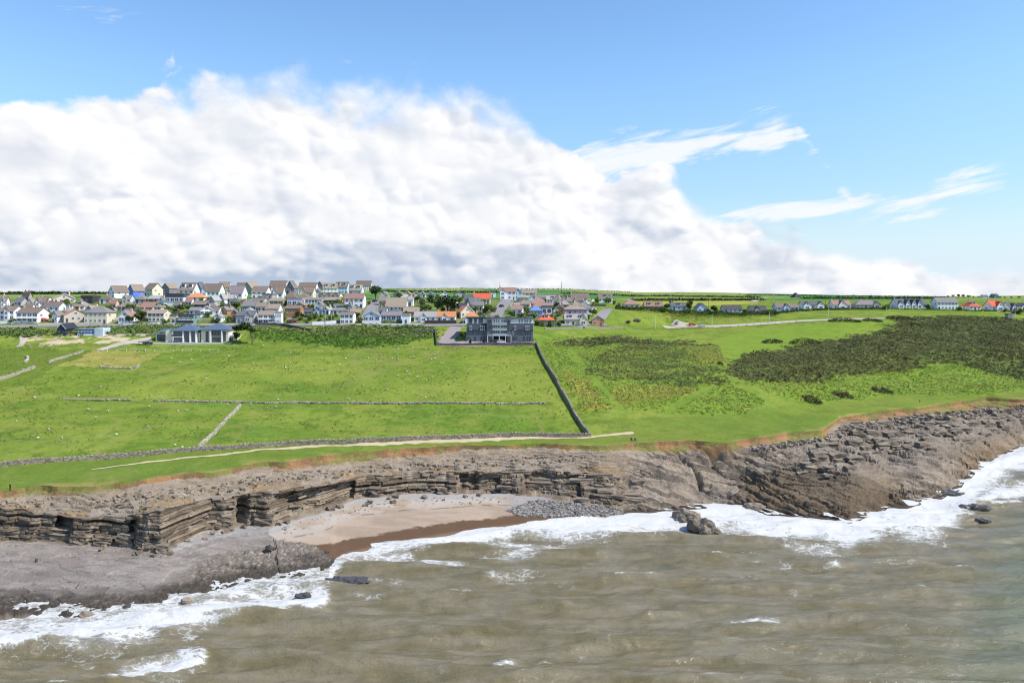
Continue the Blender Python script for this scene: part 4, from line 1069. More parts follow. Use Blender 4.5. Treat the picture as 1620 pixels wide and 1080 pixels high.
# ---- the town, house by house (photo bounds: x0, x1, base, eaves, ridge) --------------------------------
TERR = 'tall gabled houses along the skyline'
T = lambda *a, **k: house(*a, group=TERR, **k)
T(172, 204, 472, 461, 452, 'gable', 'white', 'brown', 'white house with shaded gable at the far left end of the skyline terrace', yaw=-12, ch=0, D=12, win=2)
T(202, 229, 470, 459, 450, 'gable', 'blue', 'tan', 'vivid blue gabled house, second from left on the skyline', yaw=-10, ch=0, D=11, win=2)
T(228, 258, 468, 457, 448, 'side', 'cream', 'brown', 'brown fronted skyline house with cream end wall, third from left', yaw=-22, ch=0, D=9)
T(255, 282, 466, 456, 448, 'gable', 'gableshade', 'tan', 'dark shaded gabled skyline house, fourth from left', yaw=-10, ch=0, D=11, win=2)
T(283, 316, 472, 459, 447, 'side', 'white', 'brown', 'skyline house with white end gable above the orange hipped roof', dorm=2, ch=0, D=9)
T(310, 325, 464, 455, 446, 'gable', 'blue', 'slate', 'narrow bright blue gable behind the skyline house above the orange roof', ch=0, D=10)
T(320, 356, 470, 460, 449, 'L', 'white', 'brown', 'white skyline house with small front gable at its left end', ch=0, D=9, wing=[(.13, .26, .7)])
T(345, 366, 460, 454, 446, 'side', 'cream', 'tan', 'tan roofed house showing behind the skyline terrace left of a dark gable', ch=0)
T(352, 374, 458, 453, 445, 'gable', 'gableshade', 'tan', 'small dark shaded gable rising behind the skyline roofs', ch=0, yaw=-8)  # shade of the left-facing gable is in its wall colour
T(360, 392, 473, 463, 452, 'L', 'white', 'purple', 'white skyline house with purplish roof and bright right gable above the small red car', ch=0, D=9, wing=[(.12, .24, .75)])
T(374, 402, 460, 453, 447, 'side', 'white', 'brown', 'brown roofed back terrace house with a white chimney end behind purplish roof', ch=0)
T(384, 412, 465, 456, 446, 'gable', 'stone', 'tan', 'stone coloured back gable facing right of the purplish roof', ch=0, yaw=-35)
T(398, 429, 472, 461, 453, 'side', 'white', 'brown', 'pale skyline house with long brown roof in front of roof lights', ch=0, D=9)
T(404, 436, 458, 452, 445, 'side', 'white', 'brown', 'high brown roof with roof lights on the skyline', ch=1, D=9)
T(426, 456, 462, 453, 444, 'side', 'white', 'brown', 'brown roofed skyline house with white right gable above the twin white gables', ch=0, D=9)
T(431, 452, 472, 463, 453, 'L', 'white', 'brown', 'white house with front gable and blue window below the skyline, left of the twin', ch=0, wing=[(.3, .45, .85)])
T(452, 471, 465, 455, 444, 'gable', 'gableshade', 'brown', 'dark gable end on the skyline between two brown roofs', ch=0, yaw=-8)
T(464, 494, 457, 449, 441, 'gable', 'stone', 'brown', 'topmost roof cluster of the skyline terrace', ch=0, yaw=-6)
T(472, 504, 466, 455, 447, 'side', 'white', 'brown', 'broad brown roof in the middle of the skyline row', ch=0, D=9)
T(474, 500, 472, 462, 454, 'L', 'cream', 'brown', 'cream house with sharp front gable, right of the twin gables', ch=0, wing=[(.27, .46, .95)])
T(496, 512, 470, 464, 457, 'gable', 'white', 'grey', 'small white gable squeezed between skyline houses', ch=0)
T(500, 514, 458, 452, 445, 'gable', 'gableshade', 'tan', 'far dark gable left of the white dormered terrace', ch=0, yaw=-8)
T(511, 534, 465, 456, 448, 'side', 'white', 'tan', 'white terrace house with dormers at the left of the dormered row', yaw=12, dorm=2, ch=0, D=9)
T(531, 553, 464, 454, 446, 'side', 'lblue', 'brown', 'pale blue terrace house with dark dormers and white right gable', dorm=2, ch=0, D=9)
T(552, 576, 468, 459, 450, 'side', 'lblue', 'tan', 'pale blue house with dormers near the right end of the skyline row', dorm=2, ch=0, D=9)
T(563, 589, 459, 452, 444, 'side', 'white', 'brown', 'house at the right end of the skyline terrace with white gable', ch=0, D=9)
# left: upper rows
h = house
h(36, 51, 476, 468, 462, 'side', 'stone', 'dark', 'dark stone cottage with tall chimney against the left skyline', ch=2, win=2)
h(0, 16, 486, 477, 470, 'L', 'white', 'grey', 'white house with grey roof at the upper left edge', wing=[(.6, .5, .8)])
h(22, 45, 484, 477, 471, 'side', 'grey', 'slate', 'low blue grey bungalow left of the small white gable')
h(42, 59, 487, 480, 473, 'gable', 'white', 'lgrey', 'small white gable without windows left of centre in the upper left', win=1, ch=0)
h(58, 86, 485, 477, 470, 'L', 'white', 'brown', 'white house with pointed front gable and brown roof, upper left', wing=[(.2, .4, .95)])
h(84, 120, 480, 472, 464, 'gable', 'cream', 'grey', 'broad gabled house with cream wall high on the left', yaw=28, D=9)
h(128, 159, 480, 470, 467, 'flat', 'dark', 'dark', 'black modern flat roofed house with long dark balcony', big=True, balc=True, ch=0, dark=True)
h(157, 186, 480, 473, 467, 'hip', 'white', 'brown', 'white house with brown hipped roof below the leftmost terrace house')
h(68, 106, 493, 484, 478, 'side', 'pale', 'brown', 'long brown roofed house with bright white right gable above the beige gabled house', D=7)
h(105, 119, 492, 484, 481, 'flat', 'lblue', 'grey', 'small pale blue flat roofed block between two brown roofs', ch=0)
h(116, 146, 491, 484, 476, 'hip', 'white', 'tan', 'hipped tan roof house with white dormer above the cream villa', dorm=1)
h(193, 214, 479, 473, 467, 'L', 'lblue', 'grey', 'pale blue chalet below the vivid blue skyline house', wing=[(.4, .5, .9)])
h(213, 238, 480, 473, 466, 'hip', 'grey', 'grey', 'grey hip roofed bungalow under the third skyline house')
h(234, 262, 479, 472, 468, 'side', 'white', 'lgrey', 'white bungalow with blue windows beside the palm, under the skyline', big=True)
h(184, 223, 491, 485, 477, 'hip', 'slateblue', 'tan', 'wide tan hipped roof among trees left of the rounded tree')
h(222, 258, 491, 486, 478, 'side', 'stone', 'pinkb', 'long pinkish roofed bungalow behind the rounded green tree')
h(262, 300, 479, 470, 464, 'flat', 'lblue', 'dark', 'long white and blue modern house with dark flat roof, left of orange roof', big=True, balc=True, ch=0)
h(294, 331, 477, 470, 463, 'hip', 'white', 'orange', 'house with bright orange hipped roof and brick chimney', ch=1)
h(304, 336, 491, 481, 476, 'side', 'dark', 'brown', 'dark fronted house under a wide brown roof in the left middle', big=True, dark=True)
# coast road row, left to right
h(0, 38, 506, 491, 484, 'L', 'pale', 'brown', 'pale house with brown roof and dark bays at the left edge of the coast road', wing=[(.55, .35, .85)], big=True)
h(26, 79, 511, 495, 487, 'side', 'white', 'brown', 'long white house with bright pale gable and red parked car', big=True, balc=True, D=10)
h(82, 100, 511, 499, 492, 'gable', 'white', 'grey', 'narrow white annexe between white house and beige gable', yaw=-15, ch=0)
h(98, 138, 510, 498, 489, 'gable', 'beige', 'orange', 'beige gabled house with orange brown roof on the coast road', yaw=38, D=8)
h(133, 184, 512, 494, 484, 'hip', 'cream', 'grey', 'wide cream two storey villa with grey hipped roof', D=9, win=5)
h(187, 219, 512, 500, 491, 'gable', 'white', 'pinkb', 'white gabled chalet with blue glass front right of the cream villa', big=True, trim=True)
h(234, 271, 509, 495, 490, 'side', 'cream', 'tan', 'cream two storey house with straight tan roof beside dark hedge', big=True, win=4)
h(270, 282, 512, 500, 497, 'flat', 'cream', 'grey', 'small cream garage left of the dark glass house', ch=0, win=1, st=1)
h(282, 317, 513, 499, 497, 'flat', 'teal', 'dark', 'dark green glass house with flat roof and railings', big=True, balc=True, ch=0, dark=True)
h(299, 322, 498, 491, 486, 'side', 'pale', 'grey', 'pale house with white roof edge above the dark glass house', ch=0)
h(316, 338, 501, 490, 484, 'gable', 'white', 'lgrey', 'white gabled house with dark glass bays right of the dark glass house', big=True, yaw=20)
h(333, 352, 499, 490, 486, 'side', 'white', 'brown', 'white block with brown roof behind the yellow shrub', ch=0)
h(337, 356, 510, 501, 496, 'gable', 'white', 'lgrey', 'little white gabled cottage beside the yellow shrub', win=1)
h(350, 372, 497, 490, 485, 'gable', 'brick', 'grey', 'orange brick gable left of the grey roofed house', yaw=-25)
h(368, 378, 505, 495, 491, 'gable', 'brick', 'grey', 'small second brick gable beside grey roofed house', win=1, ch=0)
h(373, 410, 511, 499, 492, 'L', 'grey', 'slate', 'grey house with white end gable left of the white modern house', wing=[(.7, .35, .8)])
h(408, 440, 512, 498, 492, 'side', 'white', 'tan', 'white modern house with blue glass upper floor and tan roof', big=True, balc=True, ch=0)
h(435, 448, 514, 495, 493, 'flat', 'white', 'lgrey', 'tall plain white end block with narrow windows by the road', ch=0, win=3, st=2)
# centre left, middle rows
h(330, 350, 485, 475, 468, 'gable', 'grey', 'lgrey', 'grey and white gabled house under the skyline, left of cream block', yaw=-20, ch=0)
h(346, 366, 481, 472, 464, 'gable', 'pale', 'lgrey', 'pale cottage with steep grey roof among the middle roofs', yaw=-25)
h(358, 376, 480, 472, 466, 'side', 'cream', 'lgrey', 'small cream block with grey roof below the purplish roof')
h(383, 413, 493, 483, 476, 'side', 'slateblue', 'grey', 'house with green glass front and white right gable in the middle row', big=True)
h(404, 429, 495, 485, 479, 'side', 'pale', 'tan', 'tan roofed house with white right gable right of the green glass front', big=True)
h(420, 447, 496, 488, 481, 'side', 'white', 'tan', 'white gabled house above the white modern house')
h(396, 424, 481, 474, 471, 'side', 'grey', 'brown', 'low grey house with brown roof below the pale skyline house', ch=0)
h(415, 436, 474, 467, 464, 'flat', 'grey', 'grey', 'little grey flat roofed house below the long brown roof', ch=0)
h(425, 455, 484, 476, 472, 'side', 'yellow', 'tan', 'long low house with yellow end wall in the middle row', big=True, ch=0)
h(450, 472, 475, 470, 461, 'hip', 'brown', 'brown', 'dark brown hipped roof below the twin gables')
h(472, 490, 478, 471, 463, 'hip', 'brown', 'brown', 'small brown hipped roof right of another below the cream gable', ch=0)
h(454, 484, 485, 474, 471, 'flat', 'lblue', 'lgrey', 'long house with blue glazed balcony front', big=True, balc=True, ch=0)
h(483, 513, 481, 474, 471, 'side', 'white', 'tan', 'long white terrace with blue windows, left of the dark brown one', big=True, ch=0, win=5)
h(503, 542, 471, 467, 463, 'side', 'white', 'brown', 'brown roofed row with small dormers under the pale blue terraces', dorm=3)
h(512, 543, 481, 474, 470, 'side', 'brick', 'tan', 'orange brick house with dark strip windows, middle right of town', big=True, dark=True, ch=0)
h(451, 481, 500, 488, 483, 'side', 'brick', 'brown', 'brick house with brown roof above the dark red car', D=7)
h(481, 497, 501, 491, 487, 'side', 'dark', 'dark', 'dark house with red balcony', big=True, balc=True, ch=0)
h(497, 514, 497, 491, 486, 'gable', 'lblue', 'grey', 'pale blue cottage left of the white gables above the brick wall')
h(510, 528, 497, 490, 485, 'gable', 'white', 'lgrey', 'white steep gable above the brick garden wall', yaw=-20)
h(526, 556, 497, 491, 487, 'side', 'white', 'grey', 'long white house with grey roof behind the white two storey house')
h(528, 548, 488, 483, 480, 'side', 'slateblue', 'slate', 'low slate roofed house in the middle of the right slope', ch=0)
h(545, 579, 487, 472, 464, 'side', 'white', 'pinkb', 'large white house with reddish brown roof beside the steep street', D=7)
h(550, 562, 496, 488, 478, 'gable', 'lblue', 'grey', 'steep grey gable beside the large white house', yaw=-20)
h(538, 563, 513, 497, 494, 'side', 'white', 'brown', 'white two storey house with flat brown roof by the scrub', big=True, ch=0)
h(574, 605, 510, 499, 492, 'gable', 'lblue', 'grey', 'pale blue twin gabled house below the steep street', wing=None, big=True, D=7)
h(603, 638, 508, 499, 493, 'side', 'lblue', 'purple', 'blue and white bungalow with purple brown roof', big=True)
h(636, 650, 512, 500, 496, 'flat', 'white', 'lgrey', 'white cube with dark square windows beside the long bungalow', win=1, ch=0)
h(610, 646, 491, 485, 471, 'side', 'pale', 'tan', 'house with a very large plain tan roof above the purple brown roof', D=10, win=5)
h(644, 655, 484, 474, 470, 'side', 'white', 'lgrey', 'narrow white house beside the very large tan roof', win=1)
h(638, 665, 498, 493, 486, 'side', 'brown', 'tan', 'brown roofed garage right of the very large tan roof', ch=0)
h(655, 692, 509, 501, 493, 'L', 'white', 'lgrey', 'left half of the long white bungalow with small front gable', wing=[(.45, .28, .7)], D=8)
h(690, 722, 509, 501, 493, 'L', 'white', 'orange', 'right half of the long white bungalow with orange roof', wing=[(.45, .3, .7)], D=8)
for (a, b_, lb, wc, rc) in ((599, 616, 'small pale gabled bungalow right of the round dark tree on the hilltop', 'pale', 'lgrey'), (622, 640, 'green grey gabled bungalow, second right of the round dark tree', 'grey', 'grey'), (640, 652, 'small orange roofed cottage third right of the round dark tree', 'cream', 'orange'),
                      (650, 666, 'tan gabled hilltop bungalow above the narrow white house', 'beige', 'tan'), (664, 674, 'tiny cream flat house between two hilltop gables', 'cream', 'tan'), (673, 692, 'dark gabled hilltop bungalow left of the big tree', 'pale', 'dark'),
                      (696, 712, 'pale gable half hidden behind the big tree on the hilltop', 'white', 'lgrey'), (717, 737, 'black gabled hilltop bungalow right of the big tree', 'grey', 'dark')):
    h(a, b_, 470, 465.5, 461, 'gable', wc, rc, lb, yaw=random.uniform(-8, 8), ch=0, win=2)
h(722, 750, 503, 493, 483, 'gable', 'cream', 'orange', 'cream gabled house with orange roof left of the steep lane', yaw=25)
h(736, 757, 512, 500, 493, 'hip', 'white', 'orange', 'white house with orange hipped roof tucked behind the left end of the apartments')
h(724, 742, 496, 486, 480, 'side', 'slateblue', 'solar', 'house with dark solar panelled roof left of the cream gable', yaw=20, ch=0)
h(738, 762, 487, 480, 471, 'side', 'pinkb' if False else 'pink', 'slate', 'slate roofed house with solar panels below the orange red roof', yaw=25, ch=0)
h(748, 776, 480, 472, 464, 'side', 'cream', 'red', 'house with long orange red roof near the hilltop', D=7)
h(774, 784, 470, 464, 462, 'flat', 'white', 'lgrey', 'tiny white flat roofed house left of the tall pole', win=1, ch=0)
h(790, 816, 474, 461, 455, 'L', 'white', 'pinkb', 'big white hilltop house with red brown roof above the lane', wing=[(.2, .32, .7)], D=8)
h(813, 826, 473, 461, 456, 'gable', 'lblue', 'slate', 'slate gabled blue grey wing beside the big white hilltop house', ch=0)
h(825, 849, 473, 463, 458, 'side', 'cream', 'tan', 'cream and brown house right of the big white hilltop house', ch=0)
h(846, 874, 475, 471, 466, 'side', 'white', 'grey', 'grey roofed house behind the pinkish hipped roofs', ch=0)
h(838, 864, 486, 480, 471, 'hip', 'pink', 'pinkb', 'upper pinkish hipped roof right of the lane gardens')
h(842, 862, 490, 484, 478, 'hip', 'pink', 'pinkb', 'lower pinkish hipped roof above the bright blue house', ch=0)
h(838, 858, 501, 491, 484, 'hip', 'blue', 'blue', 'bright blue painted house with blue roof behind the apartments', big=True)
h(857, 873, 497, 487, 483, 'flat', 'white', 'teal' if False else 'slate', 'white house with dark glass beside the bright blue house', big=True, ch=0, dark=True)
h(864, 884, 481, 473, 468, 'L', 'white', 'lgrey', 'white flat dormered house above the bright blue house', dorm=1, ch=0)
h(882, 901, 475, 469, 467, 'flat', 'slateblue', 'dark', 'dark blue glazed hilltop house', big=True, ch=0, dark=True)
h(850, 878, 515, 506, 496, 'hip', 'teal', 'red', 'teal walled house under a bright red roof with white dormer', dorm=1, ch=0, D=9)
h(888, 929, 498, 489, 483, 'hip', 'purple', 'tan', 'purple walled house with tan hipped roof', D=9)
h(902, 932, 482, 473, 464, 'side', 'cream', 'brown', 'wide brown roofed house with white chimney on the upper right of town', D=9)
h(910, 931, 489, 482, 476, 'gable', 'pale', 'grey', 'grey gabled house above the purple walls', yaw=30)
h(920, 936, 486, 478, 472, 'gable', 'cream', 'tan', 'cream gable right of the grey gable in the upper right of town', yaw=20, ch=0)
h(892, 929, 515, 505, 497, 'L', 'cream', 'lgrey', 'cream bungalow with two arched dormers and right front gable', dorm=2, wing=[(.82, .34, .95)], D=8)
h(935, 956, 516, 506, 500, 'gable', 'orange', 'lgrey', 'orange based garage with white gable and dark openings', win=2, ch=0)
h(945, 969, 479, 471, 465, 'L', 'white', 'brown', 'white hilltop house with glass dormer at the right end of town', wing=[(.8, .4, .7)], dorm=1)
# row of detached houses on the right
RG = 'detached houses along the right hand lane'
R_ = lambda *a, **k: house(*a, group=RG, **k)
R_(984, 1012, 488, 481, 474, 'hip', 'cream', 'pinkb', 'cream bungalow with pinkish hipped roof, leftmost of the right hand lane', D=8)
R_(1017, 1049, 490, 484, 478, 'side', 'pink', 'pinkb', 'pinkish bungalow with dark dormers, second on the right hand lane', dorm=2, D=7)
R_(1059, 1086, 491, 484, 479, 'side', 'lblue', 'slate', 'pale blue house with white dormer left of a dark conical tree', dorm=1, D=7)
R_(1097, 1119, 493, 487, 480, 'gable', 'lblue', 'slate', 'blue and white gabled chalet right of the dark conical tree', D=10, ch=0)
R_(1140, 1174, 494, 489, 483, 'side', 'pale', 'dark', 'low house with plain dark brown roof between round bushes', D=7, ch=0)
R_(1182, 1213, 495, 489, 484, 'L', 'grey', 'dark', 'grey bungalow with dark roof and white conservatory', wing=[(.35, .3, .7)], ch=0)
R_(1222, 1264, 492, 486, 480, 'L', 'lblue', 'brown', 'pale blue bungalow with dark brown roof and central gable', wing=[(.42, .28, .85)], D=8)
R_(1262, 1303, 490, 482, 477, 'L', 'white', 'slate', 'white house with two front gables and glazed centre', wing=[(.2, .32, .8), (.84, .32, .9)], big=True, D=8)
R_(1310, 1346, 489, 482, 475, 'L', 'white', 'pinkb', 'white house with reddish roof and tall central gable', wing=[(.5, .42, 1.0)], D=8)
R_(1344, 1393, 487, 482, 475, 'hip', 'grey', 'purple', 'wide purple grey hipped bungalow with white right gable', wing=[(.84, .28, .75)], D=9)
R_(1408, 1466, 488, 481, 473, 'L', 'pale', 'slate', 'large white house with dark pointed dormers', wing=[(.35, .16, .9), (.55, .16, .9), (.75, .16, .9), (.12, .2, .6)], big=True, D=9)
R_(1472, 1516, 490, 478, 471, 'side', 'white', 'grey', 'long plain white two storey house with three dark chimneys', ch=3, D=8, win=6)
R_(1520, 1552, 491, 484, 476, 'hip', 'white', 'red', 'white house with red hipped roof, left of the pair', dorm=1, D=9)
R_(1555, 1588, 492, 484, 476, 'L', 'white', 'red', 'white house with red gabled roof, right of the pair', wing=[(.65, .6, .9)], D=9)
R_(1585, 1608, 491, 485, 479, 'L', 'white', 'slate', 'white slate roofed house right of the red roofs', wing=[(.6, .5, .85)])
R_(1603, 1630, 491, 485, 480, 'gable', 'white', 'slate', 'white slate gable at the right edge of the lane')
house(1592, 1601, 504, 497, 495.5, 'flat', 'stone', 'grey', 'small stone block shed standing alone on the right hand grass', win=1, ch=0, cat='shed', name='shed', door=False, group='outbuildings')
house(1250, 1267, 472, 470, 463, 'hip', 'dark', 'dark', 'dark barn with pyramid roof on the far fields', Y=900, D=14, ch=0, win=2, cat='barn', name='barn', group='outbuildings')
house(1550, 1564, 471.5, 468.5, 466.5, 'side', 'white', 'slate', 'far white farmhouse on the right hand ridge', Y=1100, ch=1, win=3)
house(1566, 1580, 471.5, 467, 465, 'L', 'slateblue', 'slate', 'far dark towered mansion among trees on the right hand ridge', Y=1100, ch=3, wing=[(.2, .3, 1.0)])
house(90.5, 122.5, 531, 519.5, 512, 'gable', 'navy', 'navy', 'dark slate coloured barn with plain gable below the coast road', D=12, ch=0, win=2, st=1, dark=True, cat='barn', name='barn', door=False, group='outbuildings', trim=False)

# blue shed with pale container end
def long_shed():
    p = ground(142, 531); s = p.y / FP; root = empty('shed', p); tag(root, 'long low blue shed with pale grey end beside the dark barn', 'shed', 'outbuildings')
    x0, x1, x2 = (122.5 - 142) * s, (150 - 142) * s, (163.5 - 142) * s
    MB().box(x0, x1, 0, 6, -2, .9).build('plinth', M_WRENDER, root)
    MB().box(x0, x1, .06, 5.9, .902, 3.2).build('wall', plain('blue_sheet', (.06, .14, .42), .5), root)
    MB().box(x0 - .1, x1, -.2, 6.1, 3.202, 3.36).build('roof', plain('grey_sheet', (.3, .32, .34), .5), root)
    e = MB().box(x1 + .01, x2, -.4, 6.2, -2, 3.75).build('end_block', plain('pale_sheet', (.50, .57, .64), .5), root)
    for i in range(9):
        x = x1 + .25 + i * (x2 - x1 - .4) / 8; MB().box(x - .04, x + .04, -.46, -.4, 0, 3.7).build('rib', plain('pale_sheet', (.50, .57, .64), .5), e)
    for i in range(4):
        x = x0 + 1.2 + i * (x1 - x0 - 2.0) / 3; window(root, x, .05, 2.1, 1.6, .9)
long_shed()

# modern villa with blue grey hipped roofs
def villa():
    p = ground(308, 541.5); s = p.y / FP; root = empty('villa', p); tag(root, 'modern cream villa with blue hipped roofs and tall dark glazing', 'house', 'large modern buildings above the fields')
    X = lambda px: (px - 308) * s
    wm = plain('villa_cream', (.68, .62, .50), .8); br = plain('blue_slate', (.085, .125, .19), .55, .2, .8)
    hE = 5.6
    body = MB().box(X(262), X(312), 0, 10, -2, hE).box(X(318), X(361), .3, 10, -2, hE + .4).box(X(308), X(322), 1.2, 9, -2, hE - .8).box(X(244), X(264), 1.5, 8, -2, 4.0).box(X(358), X(371), 2, 8, -2, 3.0)
    body.build('wall', wm, root)
    for (a, b_, ya, yb_, e, r) in ((271, 313, -.6, 10.5, hE + .002, hE + 2.5), (317, 362, -.4, 10.5, hE + .402, hE + 3.0), (243, 275, 1.0, 8.5, 4.9, 6.2), (306, 324, 1.0, 9.5, hE - .79, hE + .7)):
        roof_mesh('hip', X(a), X(b_), ya, yb_, e, r, .5).build('roof', br, root)
    MB().box(X(357), X(372), 1.8, 8.2, 3.002, 3.25).build('terrace_roof', M_WHITEP, root)
    for (a, b_, y, z0, z1) in ((275, 289, -.02, .3, 2.5), (275, 289, -.02, 2.9, 5.1), (292, 300, -.02, .3, 5.1), (303, 309, -.02, .4, 5.0), (315, 319, 1.18, .4, 4.2), (325, 329.5, .28, .4, 5.2), (335, 350, .28, .3, 2.6), (335, 350, .28, 3.0, 5.7), (353, 357, .28, .6, 5.0), (246, 262, 1.48, .6, 3.6), (361, 366, 1.98, .8, 2.3)):
        xa, xb = X(a), X(b_); window(root, (xa + xb) / 2, y, (z0 + z1) / 2, xb - xa, z1 - z0, 0, True)
    for px in (274, 290.5, 301.5, 310.5, 333.5, 351.5):
        MB().box(X(px) - .28, X(px) + .28, -.75, -.03, -2, hE - .05).build('column', M_WHITEP, root)
    MB().box(X(274), X(290.5), -1.8, -.76, 2.55, 2.8).build('balcony', M_WHITEP, root)
    MB().box(X(274), X(290.5), -1.78, -1.74, 2.8, 3.7).build('glass_rail', M_GLASS, root)
    MB().box(X(246), X(370), -4.5, -2.0, -2, .05).build('terrace', plain('terrace_stone', (.5, .47, .42), .9), root)
villa()

# the slate clad apartment block
def apartments():
    p = ground(790.5, 541); s = p.y / FP; root = empty('apartment_block', p); tag(root, 'long dark slate blue apartment block with flat roof and glazed balconies', 'apartments', 'large modern buildings above the fields')
    X = lambda px: (px - 790.5) * s; Z = lambda py: (541 - py) * s
    slate = plain('slate_cladding', (.045, .055, .075), .6, .25, 1.2); grey = plain('grey_cladding', (.12, .14, .165), .6, .15, .8); pale = plain('pale_panel', (.66, .66, .66), .6)
    D = 13.0
    MB().box(X(739), X(844), 1.2, D, -3, Z(504.2)).build('core', pale, root)                                  # set back body, pale top storey
    for nm, a, b_ in (('wing', 738, 770), ('wing', 808, 843.5)):
        MB().prism([(0, -3), (1.19, -3), (1.19, Z(511.5)), (.9, Z(511.5)), (-.35, Z(521.5)), (-.35, Z(522)), (0, Z(522))], X(a), X(b_), 'x').build(nm, slate, root)
        w_ = MB().box(X(a) - .02, X(b_) + .02, -.12, -.01, Z(541.0), Z(523)).build('lower_cladding', grey, root)
    for a, b_ in ((770.3, 779), (802.5, 807.7)):
        MB().box(X(a), X(b_), -.9, 1.19, -3, Z(503.5)).build('stair_tower', grey, root)
        for i, py in enumerate((507.5, 512, 517, 521.5)):
            window(root, X((a + b_) / 2), -.9, Z(py), (b_ - a) * s * .62, 1.0, 0, True)
    MB().box(X(737.5), X(845), .75, D + .5, Z(504.1), Z(502.9)).build('roof', slate, root)
    MB().box(X(737.5), X(776), .7, 6.0, Z(502.88), Z(502.0)).build('roof_edge', slate, root)
    # centre balconies
    for py in (513.2, 521.8, 530.3):
        b_ = MB().box(X(779.2), X(802.3), -1.3, 1.15, Z(py + .4), Z(py)).build('balcony', M_WHITEP, root)
        MB().box(X(779.4), X(802.1), -1.28, -1.24, Z(py) + .02, Z(py) + 1.0).build('glass_rail', plain('rail_glass', (.28, .34, .38), .1, spec=.6), b_)
    MB().box(X(771), X(809), -1.5, -.95, Z(530.8), Z(530.0)).build('canopy', M_WHITEP, root)
    for px in (771.5, 780, 790, 800, 808.5):
        MB().box(X(px) - .14, X(px) + .14, -1.4, -1.1, -2, Z(530.82)).build('column', pale, root)
    MB().box(X(770), X(808.5), 1.1, 1.18, -2, Z(531)).build('undercroft', plain('undercroft_dark', (.03, .03, .032), .8), root)
    # windows storey by storey
    for a, b_ in ((741, 747), (750, 754), (757, 764)):
        window(root, X((a + b_) / 2), 1.19, Z(507.6), (b_ - a) * s, 2.1, 0, True)
    for px in (782, 785.5, 789, 794, 797.5, 800.5):
        for py in (508.5, 517.3, 526):
            window(root, X(px), 1.19, Z(py), 2.5 * s, 1.9)
    for px in (822, 826, 831, 834.5, 839):
        window(root, X(px), 1.19, Z(508), 2.4 * s, 1.9, 0, False)
    for px in (743.5, 746, 760.5, 763.5, 766.5, 814, 816, 832, 834.5, 837):
        window(root, X(px), -.30, Z(518.8), 1.7 * s, 2.1)
    for px in (741, 745, 749, 753.5, 757.5, 761.5, 765.5, 812, 815.5, 819.5, 823.5, 827, 831, 835, 839):
        window(root, X(px), -.13, Z(526.4), 2.7 * s, 1.7, 0, px % 2 > .9)
    for px in (741.5, 752, 761.5, 765.5, 813, 817, 829, 834.5, 838.5):
        window(root, X(px), -.13, Z(535.5), 2.4 * s, 2.0, 0, True)
apartments()

# ---------------------------------------------------------------- trees, bushes, scrub
M_LEAF, k, b = mat('leaves')
a_ = k.node('ShaderNodeAttribute'); a_.attribute_name = 'Col'; oi = k.node('ShaderNodeObjectInfo')
k.l.new(k.v('SCALE', a_.outputs['Color'], scale=k.m('ADD', .78, k.m('MULTIPLY', oi.outputs['Random'], .44))), b.inputs['Base Color']); b.inputs['Roughness'].default_value = .75
b.inputs['Specular IOR Level'].default_value = .2
M_BARK = plain('bark', (.11, .085, .065), .95, .3, 3.0)

def leaf_mesh(name, cs, size, cols, up=.5, asp=.7, material=None):
    """many small leafy faces, each bent along its middle"""
    cs = np.asarray(cs, float); n = len(cs); size = np.broadcast_to(np.asarray(size, float), (n,))
    nr = rng.normal(size=(n, 3)); nr[:, 2] = np.abs(nr[:, 2]) + up; nr /= np.linalg.norm(nr, axis=1)[:, None]
    t = np.cross(nr, rng.normal(size=(n, 3))); t /= np.linalg.norm(t, axis=1)[:, None]; bt = np.cross(nr, t)
    s = size[:, None]; fold = nr * s * .22
    v = np.stack([cs - t * s * .5 - bt * s * asp * .5 - fold, cs + t * s * .5 - bt * s * asp * .4 - fold, cs + t * s * .62 + nr * s * .05, cs + t * s * .4 + bt * s * asp * .5 - fold, cs - t * s * .5 + bt * s * asp * .45 - fold, cs - t * s * .6], 1)
    base = 6 * np.arange(n)[:, None]
    f = np.concatenate([base + np.array([[0, 1, 2, 5]]), base + np.array([[5, 2, 3, 4]])], 0)
    return mesh_np(name, v.reshape(-1, 3), f, [material or M_LEAF], False, {'Col': np.repeat(np.asarray(cols), 6, 0)})

def tone(n, base, spread=.35, alt=None, pa=.3):
    base = np.array(base); v = 1 - spread + 2 * spread * rng.random((n, 1)); c = base[None] * v
    if alt is not None:
        mk_ = rng.random((n, 1)) < pa; c = np.where(mk_, np.array(alt)[None] * v, c)
    return c

def crown_pts(n, lobes):
    lo = np.array(lobes); w = lo[:, 3] ** 2; i = rng.choice(len(lo), n, p=w / w.sum())
    d = rng.normal(size=(n, 3)); d /= np.linalg.norm(d, axis=1)[:, None]; r = (.45 + .6 * rng.random((n, 1)) ** .6)
    return lo[i, :3] + d * r * lo[i, 3:4] * np.array([1, 1, .85])

